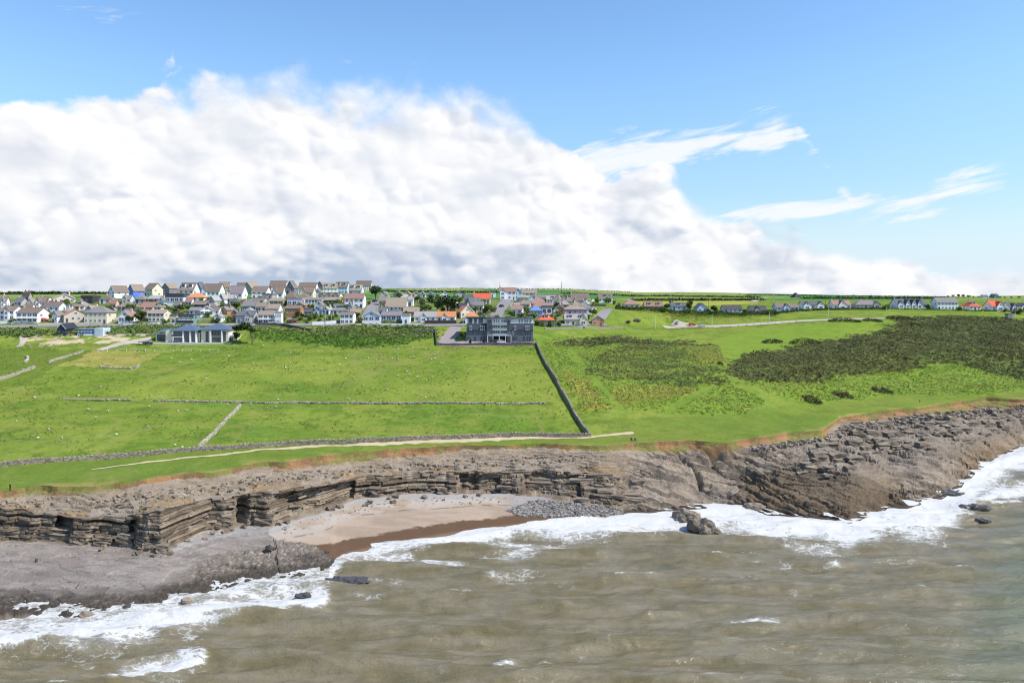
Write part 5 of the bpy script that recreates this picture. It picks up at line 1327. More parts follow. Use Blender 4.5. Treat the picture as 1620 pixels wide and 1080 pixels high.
def tree_proto(kind, seed):
    """unit-height tree: crown and trunk meshes"""
    st = random.Random(seed); lobes = []; tb = MB()
    if kind == 'round':
        for i in range(9):
            a = st.uniform(0, 6.28); r = st.uniform(.05, .26); lobes.append((r * math.cos(a), r * math.sin(a), st.uniform(.42, .80), st.uniform(.13, .22)))
        n, sz, base, alt = 520, .085, (.105, .16, .04), (.16, .215, .055); tr = .32
    elif kind == 'dark':
        for i in range(8):
            a = st.uniform(0, 6.28); r = st.uniform(.05, .24); lobes.append((r * math.cos(a), r * math.sin(a), st.uniform(.35, .8), st.uniform(.14, .24)))
        n, sz, base, alt = 520, .085, (.055, .085, .027), (.09, .12, .035); tr = .25
    elif kind == 'cone':
        for i in range(10):
            z = .12 + .08 * i; lobes.append((st.uniform(-.03, .03), st.uniform(-.03, .03), z, max(.05, .2 * (1.02 - z))))
        n, sz, base, alt = 460, .075, (.022, .042, .016), (.04, .065, .02); tr = .1
    elif kind == 'wind':                                  # thorn bent by the sea wind, flat topped, leaning inland
        for i in range(11):
            t = i / 10; lobes.append((-.05 - .62 * t + st.uniform(-.05, .05), st.uniform(-.2, .2), .72 + .16 * math.sin(t * 3) + st.uniform(-.06, .06), st.uniform(.11, .19)))
        n, sz, base, alt = 620, .09, (.04, .058, .02), (.075, .10, .03); tr = .62
    else:                                                 # low bush
        for i in range(7):
            a = st.uniform(0, 6.28); r = st.uniform(.0, .55); lobes.append((r * math.cos(a), r * math.sin(a), st.uniform(.22, .6), st.uniform(.28, .42)))
        n, sz, base, alt = 300, .19, (.095, .145, .036), (.16, .21, .05); tr = .12
    cr = leaf_mesh('crown', crown_pts(n, lobes), sz * (.7 + .6 * rng.random(n)), tone(n, base, .4, alt, .35))
    lean = -.12 if kind == 'wind' else 0
    tb.tube([(0, 0, -.12), (.0, .0, tr * .45), (lean * .6, .01, tr), (lean, .02, tr + .22)], [.035, .028, .022, .010], 6)
    for i, l in enumerate(lobes[:6]):
        z0 = tr * (.6 + .07 * i); tb.tube([(lean * z0, 0, z0), (l[0] * .5, l[1] * .5, (z0 + l[2]) / 2), (l[0], l[1], l[2])], [.018, .012, .005], 5)
    return cr, tb.mesh('trunk', M_BARK)
TREES = {k_: [tree_proto(k_, i) for i in range(nv)] for k_, nv in (('round', 3), ('dark', 3), ('cone', 1), ('wind', 1), ('bush', 4))}

def tree(px, py, hpx, kind, label, group, cat=None, name=None, wide=1.0, Y=None):
    p = ground(px, py) if Y is None else Vector(((px - 810) * Y / FP, Y, H - (py - HY) * Y / FP)); hm = hpx * p.y / FP; cr, tk = random.choice(TREES[kind])
    bush = kind == 'bush'; o = empty(name or ('shrub' if bush else 'tree'), p, random.uniform(-3, 3) if kind != 'wind' else 0.0); o.scale = (hm * wide, hm * wide, hm)
    tag(o, label, cat or ('shrub' if bush else 'tree'), group); link('crown', cr, o); link('trunk' if not bush else 'stem', tk, o)
    return o
tree(399, 545, 33, 'wind', 'wind bent thorn tree leaning left beside the villa', 'trees standing alone', wide=1.1)
tree(374, 539, 16, 'dark', 'dark bush shaped tree between villa and the bent thorn', 'trees standing alone', wide=1.1)
tree(594, 474, 24, 'dark', 'round dark copper tree at the right end of the skyline terrace', 'trees standing alone', wide=1.15)
tree(708, 496, 34, 'dark', 'biggest spreading green tree in the middle of town', 'trees standing alone', wide=1.35)
tree(692, 494, 20, 'round', 'mid green tree just left of the biggest town tree', 'trees standing alone', wide=1.1)
tree(673, 496, 16, 'round', 'yellowish rounded tree above the long bungalow', 'trees standing alone', wide=1.1)
tree(206, 492, 13, 'round', 'bright green tree in front of the wide tan hipped roof', 'trees standing alone', wide=1.5)
tree(254, 490, 13, 'round', 'bright green rounded tree above the straight tan roof', 'trees standing alone', wide=1.5)
tree(222, 512, 22, 'dark', 'dark tall thicket tree between the gabled chalet and cream house', 'trees standing alone', wide=1.2)
tree(1091, 494, 21, 'dark', 'dark conical tree between two blue houses on the right hand lane', 'trees standing alone', wide=.75)
tree(1130, 496, 15, 'dark', 'round dark bush tree left of the plain dark roof', 'trees standing alone', wide=1.2)
tree(1055, 492, 14, 'dark', 'dark round tree right of the pinkish dormered bungalow', 'trees standing alone', wide=1.2)
tree(1062, 482, 8, 'dark', 'dark low tree showing behind the pale blue dormered house', 'trees standing alone', wide=1.5)
tree(1227, 500, 10, 'dark', 'dark bush tree below the right hand lane beside a white pole', 'trees standing alone', wide=1.2)
tree(833, 512, 14, 'round', 'green tree behind the right end of the apartments', 'trees standing alone', wide=1.2)
tree(845, 508, 16, 'round', 'leafy green tree left of the bright red roof', 'trees standing alone', wide=1.2)
tree(752, 496, 13, 'round', 'green tree left of the lane above the apartments', 'trees standing alone', wide=1.4)
tree(772, 496, 16, 'round', 'bright green tree close to the lane above the apartments', 'trees standing alone', wide=1.3)
tree(733, 540, 16, 'dark', 'dark shrubby tree at the left end of the apartments', 'trees standing alone', wide=.9)
tree(744, 545, 12, 'cone', 'small dark palm like tree in the courtyard, left of the white car', 'trees standing alone', wide=1.2)
tree(765, 544, 10, 'cone', 'small dark clipped tree by the white wall of the courtyard', 'trees standing alone', wide=1.2)
# garden greenery, one bush each
GB = 'garden shrubs between the houses'
bushes = [(5, 500), (20, 511), (48, 480), (95, 486), (118, 508), (150, 474), (168, 489), (190, 482), (230, 483), (262, 486), (276, 492), (268, 500), (262, 513), (285, 484), (296, 480), (318, 478), (330, 478), (344, 494), (352, 505), (362, 510), (372, 490),
          (366, 487), (378, 484), (390, 480), (398, 476), (412, 474), (420, 488), (436, 493), (446, 502), (440, 508), (450, 507), (456, 511), (466, 488), (476, 506), (486, 512), (492, 506), (500, 504), (508, 502), (516, 508), (524, 506), (532, 502),
          (545, 491), (562, 490), (566, 500), (570, 510), (584, 482), (572, 476), (606, 486), (602, 476), (612, 469), (632, 471), (655, 478), (662, 490), (668, 484), (680, 490), (684, 480), (700, 486), (718, 490), (722, 476), (736, 474), (742, 504),
          (760, 506), (764, 490), (780, 494), (786, 504), (742, 490), (762, 482), (812, 490), (820, 486), (828, 490), (836, 478), (812, 500), (824, 502), (835, 496), (874, 492), (880, 486), (886, 492), (884, 500), (878, 508), (860, 516), (872, 516), (852, 515),
          (886, 516), (935, 490), (938, 484), (942, 496), (930, 506), (962, 480), (972, 482), (978, 488), (1014, 490), (1050, 493), (1090, 495), (1120, 494), (1178, 496), (1216, 497), (1305, 490), (1400, 490), (1404, 488), (1468, 489), (1518, 491), (1590, 493), (1612, 496)]
def area(x):
    return 'leafy green garden shrub among the houses ' + ('left of the vivid blue skyline house' if x < 190 else 'above the modern villa' if x < 320 else 'right of the villa roof' if x < 470 else 'left of the steep street' if x < 575 else 'left of the biggest town tree' if x < 700 else 'left of the lane above the apartments' if x < 792 else 'right of the lane above the apartments' if x < 880 else 'round the purple walled house')
TOWN_POLY = [(2, 478), (60, 474), (150, 482), (280, 478), (420, 476), (560, 476), (600, 470), (720, 472), (800, 476), (880, 478), (960, 476), (970, 500), (900, 508), (780, 508), (640, 506), (470, 508), (350, 506), (200, 506), (0, 504)]
_n = 0
while _n < 90:
    x, y = random.uniform(0, 970), random.uniform(470, 510)
    if inpoly(np.array(x), np.array(y), TOWN_POLY) and not (575 < x < 605 or 778 < x < 812 or 945 < x < 970): bushes.append((x, y)); _n += 1
for i, (x, y) in enumerate(bushes):
    tree(x, y, random.uniform(6, 11), 'bush', area(x) if x < 980 else 'dark leafy shrub beside the right hand lane', GB if x < 980 else 'shrubs along the right hand lane', wide=random.uniform(.55, .9))
for (x, y, hh, kd, lb) in ((660, 480, 14, 'round', 'green tree left of two under the hilltop bungalows'), (682, 478, 14, 'dark', 'dark green tree under the hilltop bungalows left of the biggest tree'), (726, 484, 16, 'round', 'green tree just right of the biggest town tree'), (716, 500, 13, 'dark', 'dark tree below the biggest town tree'), (650, 496, 10, 'round', 'small tree behind the brown roofed garage'),
                    (815, 486, 11, 'round', 'small green tree at the top right of the lane'), (826, 494, 12, 'dark', 'dark green tree right of the lane halfway up'), (808, 502, 12, 'round', 'green tree right of the lane at its foot'), (880, 490, 13, 'dark', 'dark tree above the purple walled house'), (938, 500, 12, 'round', 'green tree left of the right hand lane of town'), (300, 494, 14, 'round', 'green tree above the dark glass house'), (285, 492, 12, 'dark', 'dark tree left of the green one above the dark glass house'),
                    (375, 488, 11, 'round', 'green tree in the middle rows above the brick gables'), (470, 503, 12, 'dark', 'dark tree right of the brick house'), (490, 508, 12, 'round', 'green tree above the white garden wall'), (505, 512, 10, 'dark', 'dark tree left of the two thin poles'), (566, 505, 12, 'round', 'green tree between the white two storey house and the steep street'), (205, 512, 14, 'dark', 'dark low tree beside the gabled chalet'), (150, 489, 9, 'dark', 'small dark tree above the cream villa')):
    tree(x, y, hh, kd, lb, 'trees standing alone', wide=1.15)
tree(342, 511, 10, 'bush', 'yellow flowering shrub right of the dark glass house', 'flowering shrubs', wide=.8)
# skyline trees, left hill and right ridge
for i, (x, y, hh) in enumerate([(4, 466, 4), (14, 466, 3.5), (30, 466, 6), (52, 466, 6.5), (60, 466, 5), (76, 466, 5), (84, 466, 6.5), (92, 466, 6), (103, 466, 4.5), (112, 466, 3.5), (120, 466, 4), (130, 466, 4), (142, 466, 4), (152, 466, 4.5), (162, 466, 4.5), (170, 468, 7)]):
    tree(x, y, hh, 'dark', 'small dark tree in the hedge line on the far left skyline', 'trees on the left skyline', wide=1.7, Y=620)
for i, (x, y, hh) in enumerate([(1500, 470, 3), (1508, 470, 4), (1516, 470, 5), (1524, 470.5, 5.5), (1532, 471, 4.5), (1540, 471, 3.5), (1548, 471, 3), (1582, 472, 4), (1590, 472, 3), (1600, 472, 3.5), (1612, 472, 4), (1568, 472, 6)]):
    tree(x, y, hh, 'dark', 'dark far tree on the wooded ridge at the right', 'trees on the right ridge', wide=1.7, Y=1150)
for i, (x, y, hh) in enumerate([(618, 460, 2), (645, 459.5, 2), (660, 460, 1.6), (700, 460, 1.5), (1170, 466.5, 2), (1215, 467, 2.5), (1232, 467.5, 2.5), (1285, 469, 2.5), (1300, 469, 2), (1350, 470, 2), (1440, 471, 2)]):
    tree(x, y, hh, 'dark', 'tiny dark tree on the far field hedges under the sky', 'trees on the far fields', wide=2.4, Y=1300)

# hedges: bands of leaves on the ground
def hedge(px_pts, w, hgt, label, base=(.04, .065, .02), alt=(.07, .10, .03), dens=7.0, Y=None, size=.55, group='hedges'):
    if Y is None:
        P = path_pts(px_pts, 1.0)
    else:
        P = []
        for (xa, xb, yy, n) in px_pts:  # bearings and distance
            for i in range(n):
                x = xa + (xb - xa) * i / n; P.append(Vector(((x - 810) * yy / FP, yy, 0)))
    o = P[0].copy(); o.z = zat(o.x, o.y); cs = []
    for i, p in enumerate(P):
        z = zat(p.x, p.y) - o.z
        for q in range(int(dens)):
            a = random.random(); cs.append((p.x - o.x + random.uniform(-.7, .7) * (1 if Y is None else 6), p.y - o.y + random.gauss(0, w * .3), z + hgt * (a ** .7) * (.75 + .5 * vn(i / 5.0, 1, 3))))
    root = empty('hedge', o); tag(root, label, 'hedge', group)
    link('foliage', leaf_mesh('foliage', cs, size * (.7 + .6 * rng.random(len(cs))), tone(len(cs), base, .35, alt)), root)
hedge([(975, 489), (1010, 491), (1060, 494.5), (1120, 497), (1180, 498.5), (1230, 497)], 9, 2.0, 'dark hedge bank below the left half of the right hand lane', dens=42, base=(.055, .085, .028))
hedge([(1230, 496), (1262, 492.5), (1310, 490.5), (1400, 489)], 4, 1.4, 'dark hedge below the right half of the right hand lane', dens=22)
hedge([(1400, 489), (1470, 490.5), (1530, 492), (1620, 493.5), (1700, 494)], 2.5, 1.0, 'low hedge below the red roofed houses at the right', dens=9)
hedge([(860, 514), (880, 515.5), (886, 515)], 4, 2.5, 'dark clipped hedge under the bright red roof', dens=20)
hedge([(798, 541), (846, 541)], 1.2, 1.6, 'dark hedge before the right half of the apartments', dens=12, size=.4)
hedge([(672, 510), (720, 510)], 1.5, 1.2, 'trimmed green hedge above the dark wall of the long bungalow', (.09, .14, .03), dens=10, size=.4)
hedge([(605, 510), (636, 511)], 2.5, 1.8, 'bright green hedge below the purple brown roof', (.08, .13, .03), dens=12)
for nm, rr in (('far left skyline hedge below the clouds', [(-40, 175, 640, 160)]), ('far hedge across the centre fields behind the hilltop bungalows', [(590, 800, 780, 130)]), ('long far hedge crossing the green fields right of town', [(890, 1200, 880, 170)]),
               ('far hedge above the yellow field', [(1000, 1205, 640, 140)]), ('far skyline hedge at the right', [(1180, 1500, 1250, 150)]), ('far hedge behind the white houses at the right', [(1270, 1480, 760, 150)]), ('topmost far hedge on the centre skyline', [(600, 1000, 1550, 170)])):
    hedge(rr, 3, 2.0, nm, (.04, .07, .025), (.07, .11, .035), 8, Y=1, size=1.4, group='far field hedges')

# -- uncountable cover: gorse, bracken, scrub -------------------------------------
cellA = np.abs((GX[:-1, 1:] - GX[:-1, :-1]) * (GY[1:, :-1] - GY[:-1, :-1]))
def scatter(mask, n):
    w = (cellA * mask[:-1, :-1]).ravel(); idx = rng.choice(len(w), n, p=w / w.sum()); r = idx // (NC - 1); c = idx % (NC - 1); a = rng.random(n); t = rng.random(n)
    G_ = lambda M: (M[r, c] * (1 - a) + M[r, c + 1] * a) * (1 - t) + (M[r + 1, c] * (1 - a) + M[r + 1, c + 1] * a) * t
    return np.stack([G_(GX), G_(GY), G_(GZ)], -1)
inview = (UU > -140) & (UU < 1760)
def cover(name, label, mask, n, per, rad, hgt, size, base, alt, pa=.3, up=.5, spread=.4, fringe=2.0):
    P = scatter(mask & inview, n); sh_ = rng.normal(size=(n, 2)) * fringe; P[:, :2] += sh_; P[:, 2] += sh_[:, 1] * .14; lift = .15 + 1.6 * fbm(P[:, 0] / 5, P[:, 1] / 5, 3, 401)
    d = rng.normal(size=(n, per, 3)); d /= np.linalg.norm(d, axis=2)[..., None]; d[..., 2] = np.abs(d[..., 2]); d *= (.5 + .5 * rng.random((n, per, 1)))
    cs = P[:, None, :] + d * np.array([rad, rad, hgt]) * (lift[:, None, None] * .8 + .2)
    pt = sstep(fbm(P[:, 0] / 9, P[:, 1] / 7, 3, 403), .38, .62)[:, None]; pb = sstep(fbm(P[:, 0] / 16 + 5, P[:, 1] / 12, 3, 404), .5, .7)[:, None]
    cc = np.array(base)[None] * (1 - pt) + np.array(alt)[None] * pt; cc = cc * (1 - .5 * pb) + np.array(base)[None] * np.array([1.25, .95, .85]) * .5 * pb
    col = (cc * (1 - spread + 2 * spread * rng.random((n, 1))))[:, None, :] * (.88 + .24 * rng.random((n, per, 1)))
    me = leaf_mesh(name, cs.reshape(-1, 3), size * (.7 + .6 * rng.random(n * per)), col.reshape(-1, 3), up)
    return tag(link(name, me), label, None, None, 'stuff')
cover('gorse_scrub', 'dark olive gorse thicket covering the slope at the right', is_gorse, 11000, 9, 1.1, .8, .55, (.086, .094, .034), (.132, .138, .048), .4, 1.6, .18)
cover('gorse_patch', 'patchy olive gorse in the middle of the bracken slope', mid & (nB > .44), 2400, 8, .9, .45, .5, (.135, .16, .048), (.18, .21, .05), .4, 1.8, .16, 2.2)
cover('bracken', 'bright green bracken on the slopes right of the wall and above the fields', is_bracken & ~zone(BRACKEN_L), 15000, 4, .6, .30, .45, (.175, .265, .036), (.25, .30, .055), .4, 2.2, .25, .4)
cover('bracken_bank', 'deep green bracken on the bank left of the apartment drive', zone(BRACKEN_L), 1800, 5, .7, .5, .5, (.085, .165, .024), (.13, .21, .035), .4, 1.4, .25)
yel = zone(BRACKEN_YEL[0]) | zone(BRACKEN_YEL[1]) | zone(BRACKEN_YEL[2])
cover('dry_bracken', 'yellowing bracken patches beside the mown paths', yel & ~is_path_gap, 2400, 4, .6, .3, .45, (.33, .31, .07), (.25, .30, .05), .4, 2.2, .25, .4)
cover('scrub', 'tangled scrub on the bank below the coast road', zone(SCRUB_L), 2200, 9, .9, 1.0, .6, (.10, .145, .04), (.16, .205, .055), .4, 1.4, .2)
tus = (SEG >= 6) & (SEG <= 8) & (UU < 935) & ~is_bracken & (fbm(PXb / 7, PYb / 5, 3, 402) > .56)
cover('grass_tufts', 'darker grass tufts scattered over the sheep fields', tus, 9000, 3, .35, .16, .32, (.105, .165, .022), (.17, .22, .035), .5, 1.4)
for (x0, x1, y, hgt, lb) in ((1206, 1238, 542, 6, 'small isolated gorse bush in the grass, left of two'), (1250, 1298, 544, 9, 'larger isolated gorse bush in the grass, right of two'), (1311, 1362, 508, 5, 'long low gorse bush beside the pale track'), (1365, 1396, 508, 4, 'short gorse bush right of the long low one by the track'),
                      (1402, 1446, 505, 6, 'gorse bush on the upper edge of the big thicket'), (1270, 1300, 634, 5, 'small brown bush at the foot of the bracken, left of three'), (1318, 1350, 627, 5, 'small brown bush at the foot of the bracken, middle of three'), (1380, 1412, 619, 5, 'small brown bush at the foot of the bracken, right of three'), (1136, 1143, 576, 4, 'tiny dark bush beside the fork of the mown paths')):
    n = int(9 * (x1 - x0)); P = []
    p0 = ground((x0 + x1) / 2, y); s = p0.y / FP
    for i in range(n):
        t = random.uniform(-1, 1); hh = hgt * s * (1 - .6 * t * t) * random.random() ** .6; xx = t * (x1 - x0) / 2 * s; yy = random.uniform(-1, 1) * (1.0 + 1.6 * (1 - t * t)); P.append((xx, yy, zat(p0.x + xx, p0.y + yy) - p0.z + hh))
    br = 'brown' in lb; root = empty('gorse_bush', p0); tag(root, lb, 'bush', 'isolated bushes on the open grass')
    link('foliage', leaf_mesh('foliage', P, .55 * (.7 + .6 * rng.random(n)), tone(n, (.085, .075, .03) if br else (.052, .066, .022), .4, (.09, .10, .03))), root)

# ---------------------------------------------------------------- garden walls, fences and sheds between the houses
GW = [M_WRENDER, M_CREAM, plain('brick_wall', (.30, .17, .11), .9), plain('grey_wall', (.26, .24, .21), .95), plain('brown_fence', (.12, .085, .06), .9)]
GN = ['white rendered', 'cream rendered', 'red brick', 'grey stone', 'dark brown boarded']
_n = 0; seen_gw = {}
while _n < 70:
    x, y = random.uniform(0, 965), random.uniform(474, 509)
    if not inpoly(np.array(x), np.array(y), TOWN_POLY) or (570 < x < 610 or 775 < x < 815 or 940 < x < 975):
        continue
    w = random.uniform(8, 22); i = random.randrange(5); _n += 1
    place = area(x).split('among the houses ')[1]
    solid_wall([(x, y), (x + w, y + random.uniform(-1, 1))], random.uniform(.9, 1.7), .25, GW[i], 'short ' + GN[i] + ' garden wall ' + place, group='garden walls between the houses', base=1.5)
def hut(px, py, w, d, h_, colr, roofc, label):
    p = ground(px, py); root = empty('garden_shed', p, random.uniform(-.5, .5)); tag(root, label, 'shed', 'garden sheds')
    wb_ = MB(); wall_shape(wb_, 'gable', -w / 2, w / 2, 0, d, h_, h_ + .8, -1.5); wb_.build('wall', wmat(colr), root); roof_mesh('gable', -w / 2, w / 2, 0, d, h_, h_ + .8, .2).build('roof', rmat(roofc), root)
    dd = link('door', ME_DOOR, root, (0, -.01, 0)); dd.scale = (.9, 1, 1.9)
for (x, y, lb, cc) in ((160, 495, 'small blue garden shed below the white hipped house', 'blue'), (392, 499, 'small brown garden shed left of the white modern house', 'brown'), (565, 492, 'small stone garden shed beside the large white house', 'stone'), (668, 480, 'small dark garden shed left of the biggest town tree', 'dark'), (765, 505, 'small grey garden shed beside the lane behind the apartments', 'grey'), (880, 496, 'small white garden shed left of the purple house', 'white'), (940, 492, 'small cream garden shed below the hilltop house at the right', 'cream')):
    hut(x, y, 3.0, 2.6, 2.1, cc, 'grey', lb)

# small infill houses that fill the gaps between the rows
taken = [(o.location.x, o.location.y) for o in COL.objects if o.get('category') == 'house']
fills = 0; tries = 0
WN = dict(white='white', pale='pale grey', cream='cream', beige='beige', lblue='pale blue', grey='grey', brick='brick', pink='pinkish'); RN = dict(brown='brown', tan='tan', grey='grey', slate='dark slate', pinkb='reddish brown', lgrey='light grey')
while fills < 46 and tries < 900:
    tries += 1; x = random.choice((random.uniform(4, 565), random.uniform(4, 565), random.uniform(605, 935))); y = random.uniform(479, 506)
    if not inpoly(np.array(x), np.array(y), TOWN_POLY) or 770 < x < 815 or 655 < x < 740:
        continue
    p = ground(x, y)
    if min(math.hypot(p.x - a, (p.y - b) * .8) for a, b in taken) < 7.0:
        continue
    taken.append((p.x, p.y)); w = random.uniform(13, 22); hh = random.uniform(7, 10); kd = random.choice(('side', 'side', 'gable', 'hip')); wc = random.choice(list(WN)); rc = random.choice(list(RN)); fills += 1
    house(x - w / 2, x + w / 2, y, y - hh, y - hh - random.uniform(4.5, 7), kd, wc, rc, 'small ' + WN[wc] + ' house, ' + RN[rc] + ' ' + dict(side='pitched', gable='gabled', hip='hipped')[kd] + ' roof, ' + area(x).split('among the houses ')[1], yaw=random.uniform(-12, 12), ch=random.choice((0, 1, 1)))

# ---------------------------------------------------------------- rocks: ledge blocks, boulders, islets
M_BLOCK, k, b = mat('ledge_rock'); g_ = k.node('ShaderNodeNewGeometry'); oi = k.node('ShaderNodeObjectInfo'); p_ = g_.outputs['Position']
n_ = k.noise(p_, 1.3, 6.0, .65); n2_ = k.noise(k.v('MULTIPLY', p_, (1, 1, 5)), 1.2, 4.0, .6)
c_ = k.mix(n2_, (.125, .098, .072, 1), (.285, .232, .175, 1)); c_ = k.v('SCALE', c_, scale=k.m('MULTIPLY', k.m('ADD', .55, k.m('MULTIPLY', n_, .8)), k.m('ADD', .75, k.m('MULTIPLY', oi.outputs['Random'], .5))))
k.l.new(c_, b.inputs['Base Color']); b.inputs['Roughness'].default_value = .85
bp = k.node('ShaderNodeBump'); bp.inputs['Strength'].default_value = .8; bp.inputs['Distance'].default_value = .2; k.l.new(n2_, bp.inputs['Height']); k.l.new(bp.outputs[0], b.inputs['Normal'])
M_WETROCK = plain('wet_rock', (.055, .05, .045), .35, .4, 2.0, .5, .5)

def block_mesh(seed):
    bm = bmesh.new(); bmesh.ops.create_cube(bm, size=1.0); bmesh.ops.subdivide_edges(bm, edges=bm.edges[:], cuts=1, use_grid_fill=True); r = random.Random(seed)
    for v in bm.verts:
        v.co += Vector((r.uniform(-.09, .09), r.uniform(-.11, .11), r.uniform(-.10, .10)))
        if v.co.z > .3 and r.random() < .25: v.co.z -= .22
    me = bpy.data.meshes.new('rock_block'); bm.to_mesh(me); bm.free(); me.materials.append(M_BLOCK); return me
BLOCKS = [block_mesh(i) for i in range(8)]
def block(px, py, sx, sy, sz, yaw=0.0, sink=.35, mat_=None, tilt=.05):
    p = ground(px, py); o = link('rock_block', random.choice(BLOCKS), cliff, (p.x, p.y + sy * .3, p.z + sz * (.5 - sink))); o.scale = (sx, sy, sz); o.rotation_euler = (random.uniform(-tilt, tilt), random.uniform(-tilt, tilt), yaw)
    if mat_: set_mat(o, mat_)
    return o
def ledge(px, py, w, d, n, yaw=0.0, t=.85):                 # a stack of beds
    p = ground(px, py)
    for i in range(n):
        o = link('rock_block', random.choice(BLOCKS), cliff, (p.x + random.uniform(-.4, .4), p.y + d * .5 + .25 * i, p.z + t * (i + .4))); o.scale = (w * random.uniform(.8, 1.1), d * random.uniform(.85, 1.05), t * 1.05); o.rotation_euler = (random.uniform(-.03, .03), random.uniform(-.03, .03), yaw + random.uniform(-.08, .08))
for a in ((-8, 853, 5, 4, 3), (28, 854, 5, 4, 3, .05), (62, 854, 4.5, 4, 3, -.05), (94, 856, 4, 3.5, 3, .1), (126, 860, 3.2, 3, 3, .15), (160, 864, 3.6, 3, 2), (196, 866, 3.2, 2.6, 3, -.1), (232, 872, 3.0, 2.2, 2, .1), (252, 876, 2.2, 1.8, 2, .2), (352, 836, 3, 2.4, 3, .1), (414, 831, 4, 2.4, 3, -.05), (592, 787, 2.6, 2, 3), (700, 782, 3, 2, 2)):
    ledge(*a)
for i in range(26):                                        # fallen blocks at the cliff foot
    px = random.uniform(120, 760); py = float(np.interp(px, U, py1)) + random.uniform(2, 12); s_ = random.uniform(.6, 1.5); block(px, py, s_ * 1.3, s_, s_ * .8, random.uniform(0, 3), .2, tilt=.3)
for i in range(22):                                        # loose slabs on the bench above
    px = random.uniform(0, 960); t = random.uniform(.05, .5); py = float(np.interp(px, U, py2) * (1 - t) + np.interp(px, U, py3) * t); s_ = random.uniform(.7, 1.4); block(px, py, s_ * 1.7, s_, s_ * .4, random.uniform(-.3, .3), .25, tilt=.12)
for i in range(34):                                        # ledges of the stepped middle
    px = random.uniform(770, 1010); t = random.uniform(.1, .95); py = float(np.interp(px, U, py1) * (1 - t) + np.interp(px, U, py2) * t); block(px, py, random.uniform(3, 7), random.uniform(1.2, 2.2), random.uniform(.6, .95), random.uniform(-.16, .0), .3, tilt=.04)
for i in range(150):                                       # square blocks of the right hand ledges
    px = random.uniform(1270, 1690); t = random.betavariate(1.6, 1.5); lo = float(np.interp(px, U, py2)) + 14; hi = float(np.interp(px, U, py3)) + 8
    py = lo + (hi - lo) * t; s_ = random.uniform(.9, 2.2); block(px, py, s_ * random.uniform(1.3, 2.6), s_ * random.uniform(.9, 1.4), s_ * random.uniform(.55, .85), random.uniform(.0, .45), .22, tilt=.08)

def cobbles(name, label, px_poly, n, lo, hi, tone_):
    cs = []; ds = []; cl = []; xs = [q[0] for q in px_poly]; ys_ = [q[1] for q in px_poly]
    while len(cs) < n:
        x, y = random.uniform(min(xs), max(xs)), random.uniform(min(ys_), max(ys_))
        if not inpoly(np.array(x), np.array(y), px_poly): continue
        p = ground(x, y); s_ = random.uniform(lo, hi) ** 1.3; cs.append((p.x, p.y, p.z + s_ * .15)); ds.append((s_ * 1.2, s_, s_ * .7)); v = random.uniform(.55, 1.4); cl.append([t_ * v for t_ in tone_])
    o = link(name, stones_mesh(name, cs, ds, [random.uniform(0, 3.1) for _ in cs], cl, .22)); return tag(o, label, None, None, 'stuff')
cobbles('cobbles', 'grey cobbles heaped at the right end of the beach', [(800, 808), (850, 790), (905, 795), (985, 806), (985, 816), (900, 817), (830, 818)], 1300, .3, .75, (.22, .20, .18))
cobbles('beach_stones', 'scattered stones along the top of the beach under the cliff', [(440, 836), (520, 812), (600, 792), (700, 786), (800, 786), (850, 792), (800, 800), (650, 800), (520, 826), (450, 846)], 170, .2, .5, (.30, .27, .24))
cobbles('scarp_rubble', 'broken rock rubble below the orange soil edge at the right', [(1180, 708), (1300, 692), (1340, 672), (1450, 656), (1620, 642), (1620, 650), (1450, 668), (1340, 690), (1200, 716)], 650, .4, 1.1, (.23, .19, .15))
cobbles('bench_rubble', 'loose flat stones strewn over the rock bench above the cliff', [(0, 792), (150, 786), (300, 770), (420, 752), (600, 735), (850, 718), (960, 722), (850, 735), (600, 745), (420, 768), (250, 795), (0, 803)], 550, .3, .75, (.24, .195, .145))

def rock_mass(px, py, wpx, dep, hgt, label, wetness=.4, seed=0, yaw=0.0, name='sea_rock', sub_=4, sink=.3, z0=None):
    Y = H * FP / (py - HY) if z0 is None else (H - z0) * FP / (py - HY); z0 = z0 or 0.0; p = Vector(((px - 810) * Y / FP, Y + dep * .4, z0)); s = Y / FP; W = wpx * s / 2
    bm = bmesh.new(); bmesh.ops.create_icosphere(bm, subdivisions=sub_, radius=1.0)
    V = np.array([v.co[:] for v in bm.verts]); X, Yv, Z = V[:, 0] * W, V[:, 1] * dep / 2, V[:, 2]
    n1_ = fbm(X / 1.6 + seed * 7, Yv / 1.1 + Z, 4, 500 + seed); n2_ = fbm(X / .5 + 3, Yv / .5 + Z * 2, 3, 510 + seed); ridge = fbm(X / 2.6 + seed, Yv * 0, 3, 520 + seed)
    Zz = np.where(Z > 0, Z ** .8 * hgt * (.35 + 1.1 * ridge), Z * hgt * .5) + (n1_ - .5) * hgt * .9; Zz = Zz + terr(Zz + X * .25, .45, .2) * .8
    rr = .72 + .6 * n1_ + (n2_ - .5) * .3
    for v, x_, y_, z_, r_ in zip(bm.verts, X, Yv, Zz, rr):
        v.co = (x_ * r_, y_ * r_, z_ - hgt * sink * .3)
    me = bpy.data.meshes.new(name); bm.to_mesh(me); bm.free(); me.materials.append(M_BLOCK if wetness < .5 else M_WETROCK)
    o = link(name, me, None, p); o.rotation_euler = (0, 0, yaw); return tag(o, label, 'rock', 'rocks standing in the surf')
rock_mass(1088, 826, 44, 5.0, 2.6, 'brown jagged rock islet in the surf, upper left lump', .2, 1, -.35)
rock_mass(1112, 838, 42, 4.5, 2.4, 'brown jagged rock islet in the surf, middle ridge', .2, 2, -.45)
rock_mass(1128, 847, 36, 4.0, 1.9, 'lowest brown lump at the tip of the surf islet', .2, 3, -.2)
